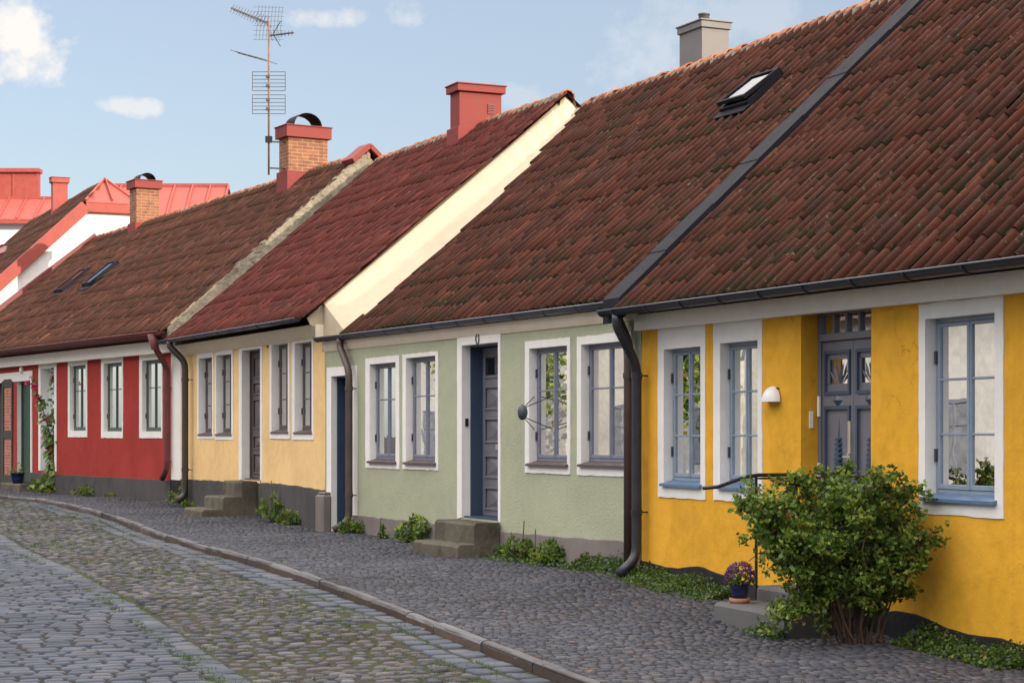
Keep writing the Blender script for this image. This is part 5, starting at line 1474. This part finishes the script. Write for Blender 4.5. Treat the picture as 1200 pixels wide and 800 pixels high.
# grass growing between the cobbles
mb = MB(); cnt = 0
for k in range(5200):
    tt = random.uniform(24, TT[-1]-8); oo = random.uniform(LB+.0, -.15)
    if random.random() < .25: oo = LB-.14+random.gauss(0, .05)
    dens = .5+.5*math.sin(tt*.7+oo*2)*math.sin(tt*1.9-oo*1.1)+.35*math.sin(oo*3.3+tt*.3)
    if random.random() > dens+.05: continue
    x, y, _, _ = curve(tt, oo); x, y = float(x), float(y)
    if not (6 < y < 50 and -.2727*y-1 < x < .2727*y+1): continue
    z = gz(y)+RZ-.012+float(crown(np.array(oo)))+(float(un(tt, oo)) if oo > LB else 0)
    for b in range(random.randint(5, 12)):
        px_, py_ = x+random.gauss(0, .035), y+random.gauss(0, .035); h_ = random.uniform(.018, .045); a = random.uniform(0, 6.28); w_ = .005
        dx, dy = math.cos(a)*w_, math.sin(a)*w_; lx, ly = random.gauss(0, .016), random.gauss(0, .016)
        i = len(mb.v); mb.v += [(px_-dx, py_-dy, z), (px_+dx, py_+dy, z), (px_+lx, py_+ly, z+h_)]; mb.f.append((i, i+1, i+2)); mb.m.append(0)
o = mb.build('grass', M['blade']); tag(o, 'short grass growing in the joints of the cobbled road', 'grass', kind='stuff')
# fallen leaves
mb = MB()
for k in range(70):
    px, py = random.uniform(400, 1180), random.uniform(655, 800); p = ground_pt(px, py, .014)
    leaf(mb, p, Vector((random.gauss(0, .2), random.gauss(0, .2), 1)), random.uniform(.03, .06), 0, .7)
o = mb.build('fallen_leaves', M['dryleaf']); tag(o, 'scattered dry brown leaves lying on the pavement setts', 'leaves', kind='stuff')
# terrain to the horizon
mb = MB(); mb.quad((-900, -900, -.75), (900, -900, -.75), (900, 1500, -.75), (-900, 1500, -.75)); o = mb.build('terrain', M['earth']); tag(o, kind='structure')

# ================================================================== the rest of the street, mirrored in the windows and shading the road
def plain_house(name, label, P, ang, L, depth, eave, ridge, wall, roofm, nwin, upper=False):
    t = thing(name, label, 'house', (P[0], P[1], -.4), ang); H = House.__new__(House); H.root = t; H.L = L
    mb = MB(); mb.box((0, -depth, 0), (L, 0, eave)); 
    for x in (0, L): mb.quad((x, 0, eave), (x, -depth/2, ridge-.1), (x, -depth, eave))
    mb.build('wall', wall, t)
    r = MB(); e = .3; k = (ridge-eave)/(depth/2)
    r.quad((-.1, e, eave-k*e), (L+.1, e, eave-k*e), (L+.1, -depth/2, ridge), (-.1, -depth/2, ridge)); r.quad((-.1, -depth-e, eave-k*e), (L+.1, -depth-e, eave-k*e), (L+.1, -depth/2, ridge), (-.1, -depth/2, ridge)); r.build('roof', roofm, t)
    for fl_ in ((0, 1) if upper else (0,)):
        for i in range(nwin):
            x = L*(i+.5)/nwin; zb = 1.1+2.7*fl_
            w = MB(); mould(w, x-.5, x+.5, zb, zb+1.5, .002, .07, .03); w.box((x-.03, .002, zb), (x+.03, .03, zb+1.5)); w.box((x-.5, .002, zb+.95), (x+.5, .025, zb+1.0)); f = w.build('window', M['greywin'], t)
            g = MB(); g.box((x-.45, .003, zb+.05), (x+.45, .010, zb+1.45)); g.build('pane', M['oppane'], f)
    x = L*.8; c = MB(); c.box((x-.3, -depth/2-.4, ridge-.8), (x+.3, -depth/2+.4, ridge+.9)); c.build('chimney', M['brick'], t)
    return t
# unseen tall house added to continue the row right and shade the road
pz = Y.P-Y.w*24.2
plain_house('shading_house', 'unseen two-storey cream house next to the yellow one, added tall to shade the road', (pz.x, pz.y), Y.ang, 24.0, 9.4, 5.9, 9.9, M['cream'], M['tile_y'], 9, True)
def across(s, n, L, turn, *a):
    p = Y.world(s, n); return plain_house(*a[:2], (p.x, p.y), Y.ang+math.pi+turn, L, *a[2:])
across(20.5, 13.2, 11, 0, 'house', 'grey-white house on the other side of the street, mirrored in the yellow house windows', 8, 4.9, 8.4, M['opposite'], M['tile_r'], 3)
across(33, 14.2, 12, .06, 'house', 'pale house on the other side of the street, mirrored in the green house windows', 8, 4.7, 8.2, M['opposite'], M['tile_r'], 3)
across(46, 15.8, 12, .12, 'house', 'light grey house on the other side of the street, mirrored in the apricot house windows', 8, 4.8, 8.4, M['opposite'], M['tile_r'], 3)
def tree(loc, h, r, label):
    t = thing('tree', label, 'tree', loc); st, lf = MB(), MB()
    st.tube([(0, 0, 0), (.1, 0, h*.3), (0, .1, h*.6)], [.22, .17, .1], 8)
    for k in range(10):
        d_ = rnd_dir(.6); st.tube([(0, 0, h*.4), tuple(d_*r*.5+Vector((0, 0, h*.6))), tuple(d_*r*.9+Vector((0, 0, h*.65)))], [.08, .05, .02], 5)
    cl = [rnd_dir(.1)*r*random.uniform(.3, 1)+Vector((0, 0, h*.66)) for _ in range(60)]
    for k in range(3200):
        p = random.choice(cl)+Vector((random.gauss(0, .35), random.gauss(0, .35), random.gauss(0, .3))); leaf(lf, p, rnd_dir(.4), .17, pick((3, 5, 4, 1)), .7)
    st.build('trunk', M['stem'], t); lf.build('crown', LM(), t)
p = Y.world(33.5, 12.0); tree((p.x, p.y, -.3), 5.2, 1.5, 'small leafy tree on the far side of the street, mirrored in the windows')
p = Y.world(23, 23.0); tree((p.x, p.y, -.35), 9.5, 3.2, 'leafy tree behind the houses on the other side of the street')

# ================================================================== light
EL = 20.0; FILL_CLOUD = 19.0
sa, sb_, sc3 = .85, .41, math.sin(math.radians(EL))
S = Vector((-sa*G.w.x-sb_*G.nn.x, -sa*G.w.y-sb_*G.nn.y, 0)); S.normalize(); S *= math.cos(math.radians(EL)); S.z = sc3
sl_ = bpy.data.lights.new('sun', 'SUN'); sl_.energy = 3.3; sl_.angle = math.radians(.53); sl_.color = (1.0, .86, .67)
so = bpy.data.objects.new('sun', sl_); C.objects.link(so); so.location = (30, -30, 40)
so.rotation_euler = S.to_track_quat('Z', 'Y').to_euler()
wd = bpy.data.worlds.new("World"); SC.world = wd; wd.use_nodes = True; nt = wd.node_tree; nd_, lk = nt.nodes, nt.links
bg = nd_['Background']; bg.inputs[1].default_value = .11
sky = nd_.new('ShaderNodeTexSky'); sky.sky_type = 'NISHITA'; sky.sun_disc = False; sky.sun_elevation = math.radians(EL); sky.sun_rotation = math.atan2(S.x, S.y)
sky.air_density = 1.0; sky.dust_density = 1.2; sky.ozone_density = 1.0; sky.altitude = 20
def wm(op, a, b=0.0, clamp=False):
    x = nd_.new('ShaderNodeMath'); x.operation = op; x.use_clamp = clamp
    for i, v in enumerate((a, b)):
        if hasattr(v, 'links'): lk.new(v, x.inputs[i])
        else: x.inputs[i].default_value = v
    return x.outputs[0]
tc = nd_.new('ShaderNodeTexCoord'); DIR = tc.outputs['Generated']
sep = nd_.new('ShaderNodeSeparateXYZ'); lk.new(DIR, sep.inputs[0])
wn = nd_.new('ShaderNodeTexNoise'); wn.inputs['Scale'].default_value = 38; wn.inputs['Detail'].default_value = 7; wn.inputs['Roughness'].default_value = .6; lk.new(DIR, wn.inputs['Vector'])
az = wm('ARCTAN2', sep.outputs[0], sep.outputs[1]); el = wm('ARCSINE', sep.outputs[2])
mask = None
for px, py, rx, ry, amt in ((26, 52, 66, 58, 1.0), (5, 30, 30, 40, .9), (385, 20, 70, 16, .55), (475, 14, 34, 22, .5), (150, 127, 48, 14, .6), (755, 62, 75, 55, .28), (850, 20, 120, 40, .2), (610, 115, 60, 18, .2)):
    u, v = (px-CX)/F, (HY-py)/F; a0 = math.atan(u); e0 = math.atan(v/math.hypot(1, u))
    dx = wm('DIVIDE', wm('SUBTRACT', az, a0), rx/F); dy = wm('DIVIDE', wm('SUBTRACT', el, e0), ry/F)
    r2 = wm('ADD', wm('MULTIPLY', dx, dx), wm('MULTIPLY', dy, dy))
    f_ = wm('SUBTRACT', wm('ADD', wm('MULTIPLY', wm('SUBTRACT', wn.outputs[0], .5), 3.6), .72), r2)
    f_ = wm('MULTIPLY', wm('MULTIPLY', f_, 1.5, True), amt)
    mask = f_ if mask is None else wm('MAXIMUM', mask, f_)
# broken bright cloud added high overhead, unseen, to light the shaded fronts
wn2 = nd_.new('ShaderNodeTexNoise'); wn2.inputs['Scale'].default_value = 2.6; wn2.inputs['Detail'].default_value = 6; wn2.inputs['Roughness'].default_value = .58; lk.new(DIR, wn2.inputs['Vector'])
hi = nd_.new('ShaderNodeMapRange'); hi.interpolation_type = 'SMOOTHSTEP'; lk.new(el, hi.inputs[0]); hi.inputs[1].default_value = math.radians(17); hi.inputs[2].default_value = math.radians(34)
cov = nd_.new('ShaderNodeMapRange'); cov.interpolation_type = 'SMOOTHSTEP'; lk.new(wn2.outputs[0], cov.inputs[0]); cov.inputs[1].default_value = .30; cov.inputs[2].default_value = .52
ov = nd_.new('ShaderNodeMix'); ov.data_type = 'RGBA'; lk.new(wm('MULTIPLY', hi.outputs[0], cov.outputs[0]), ov.inputs[0]); hz_ = nd_.new('ShaderNodeMix'); hz_.data_type = 'RGBA'; hz_.inputs[0].default_value = .55; lk.new(sky.outputs[0], hz_.inputs[6]); hz_.inputs[7].default_value = (2.85, 3.15, 3.8, 1)
lk.new(hz_.outputs[2], ov.inputs[6]); ov.inputs[7].default_value = (FILL_CLOUD*1.06, FILL_CLOUD, FILL_CLOUD*.96, 1)
mx = nd_.new('ShaderNodeMix'); mx.data_type = 'RGBA'; lk.new(mask, mx.inputs[0]); lk.new(ov.outputs[2], mx.inputs[6]); mx.inputs[7].default_value = (5.4, 5.2, 5.0, 1)
lk.new(mx.outputs[2], bg.inputs[0])
vs = SC.view_settings; vs.view_transform = 'Standard'; vs.look = 'None'; vs.gamma = 1; vs.use_curve_mapping = False; vs.exposure = 0.75
SC.cycles.max_bounces = 8; SC.cycles.transparent_max_bounces = 12
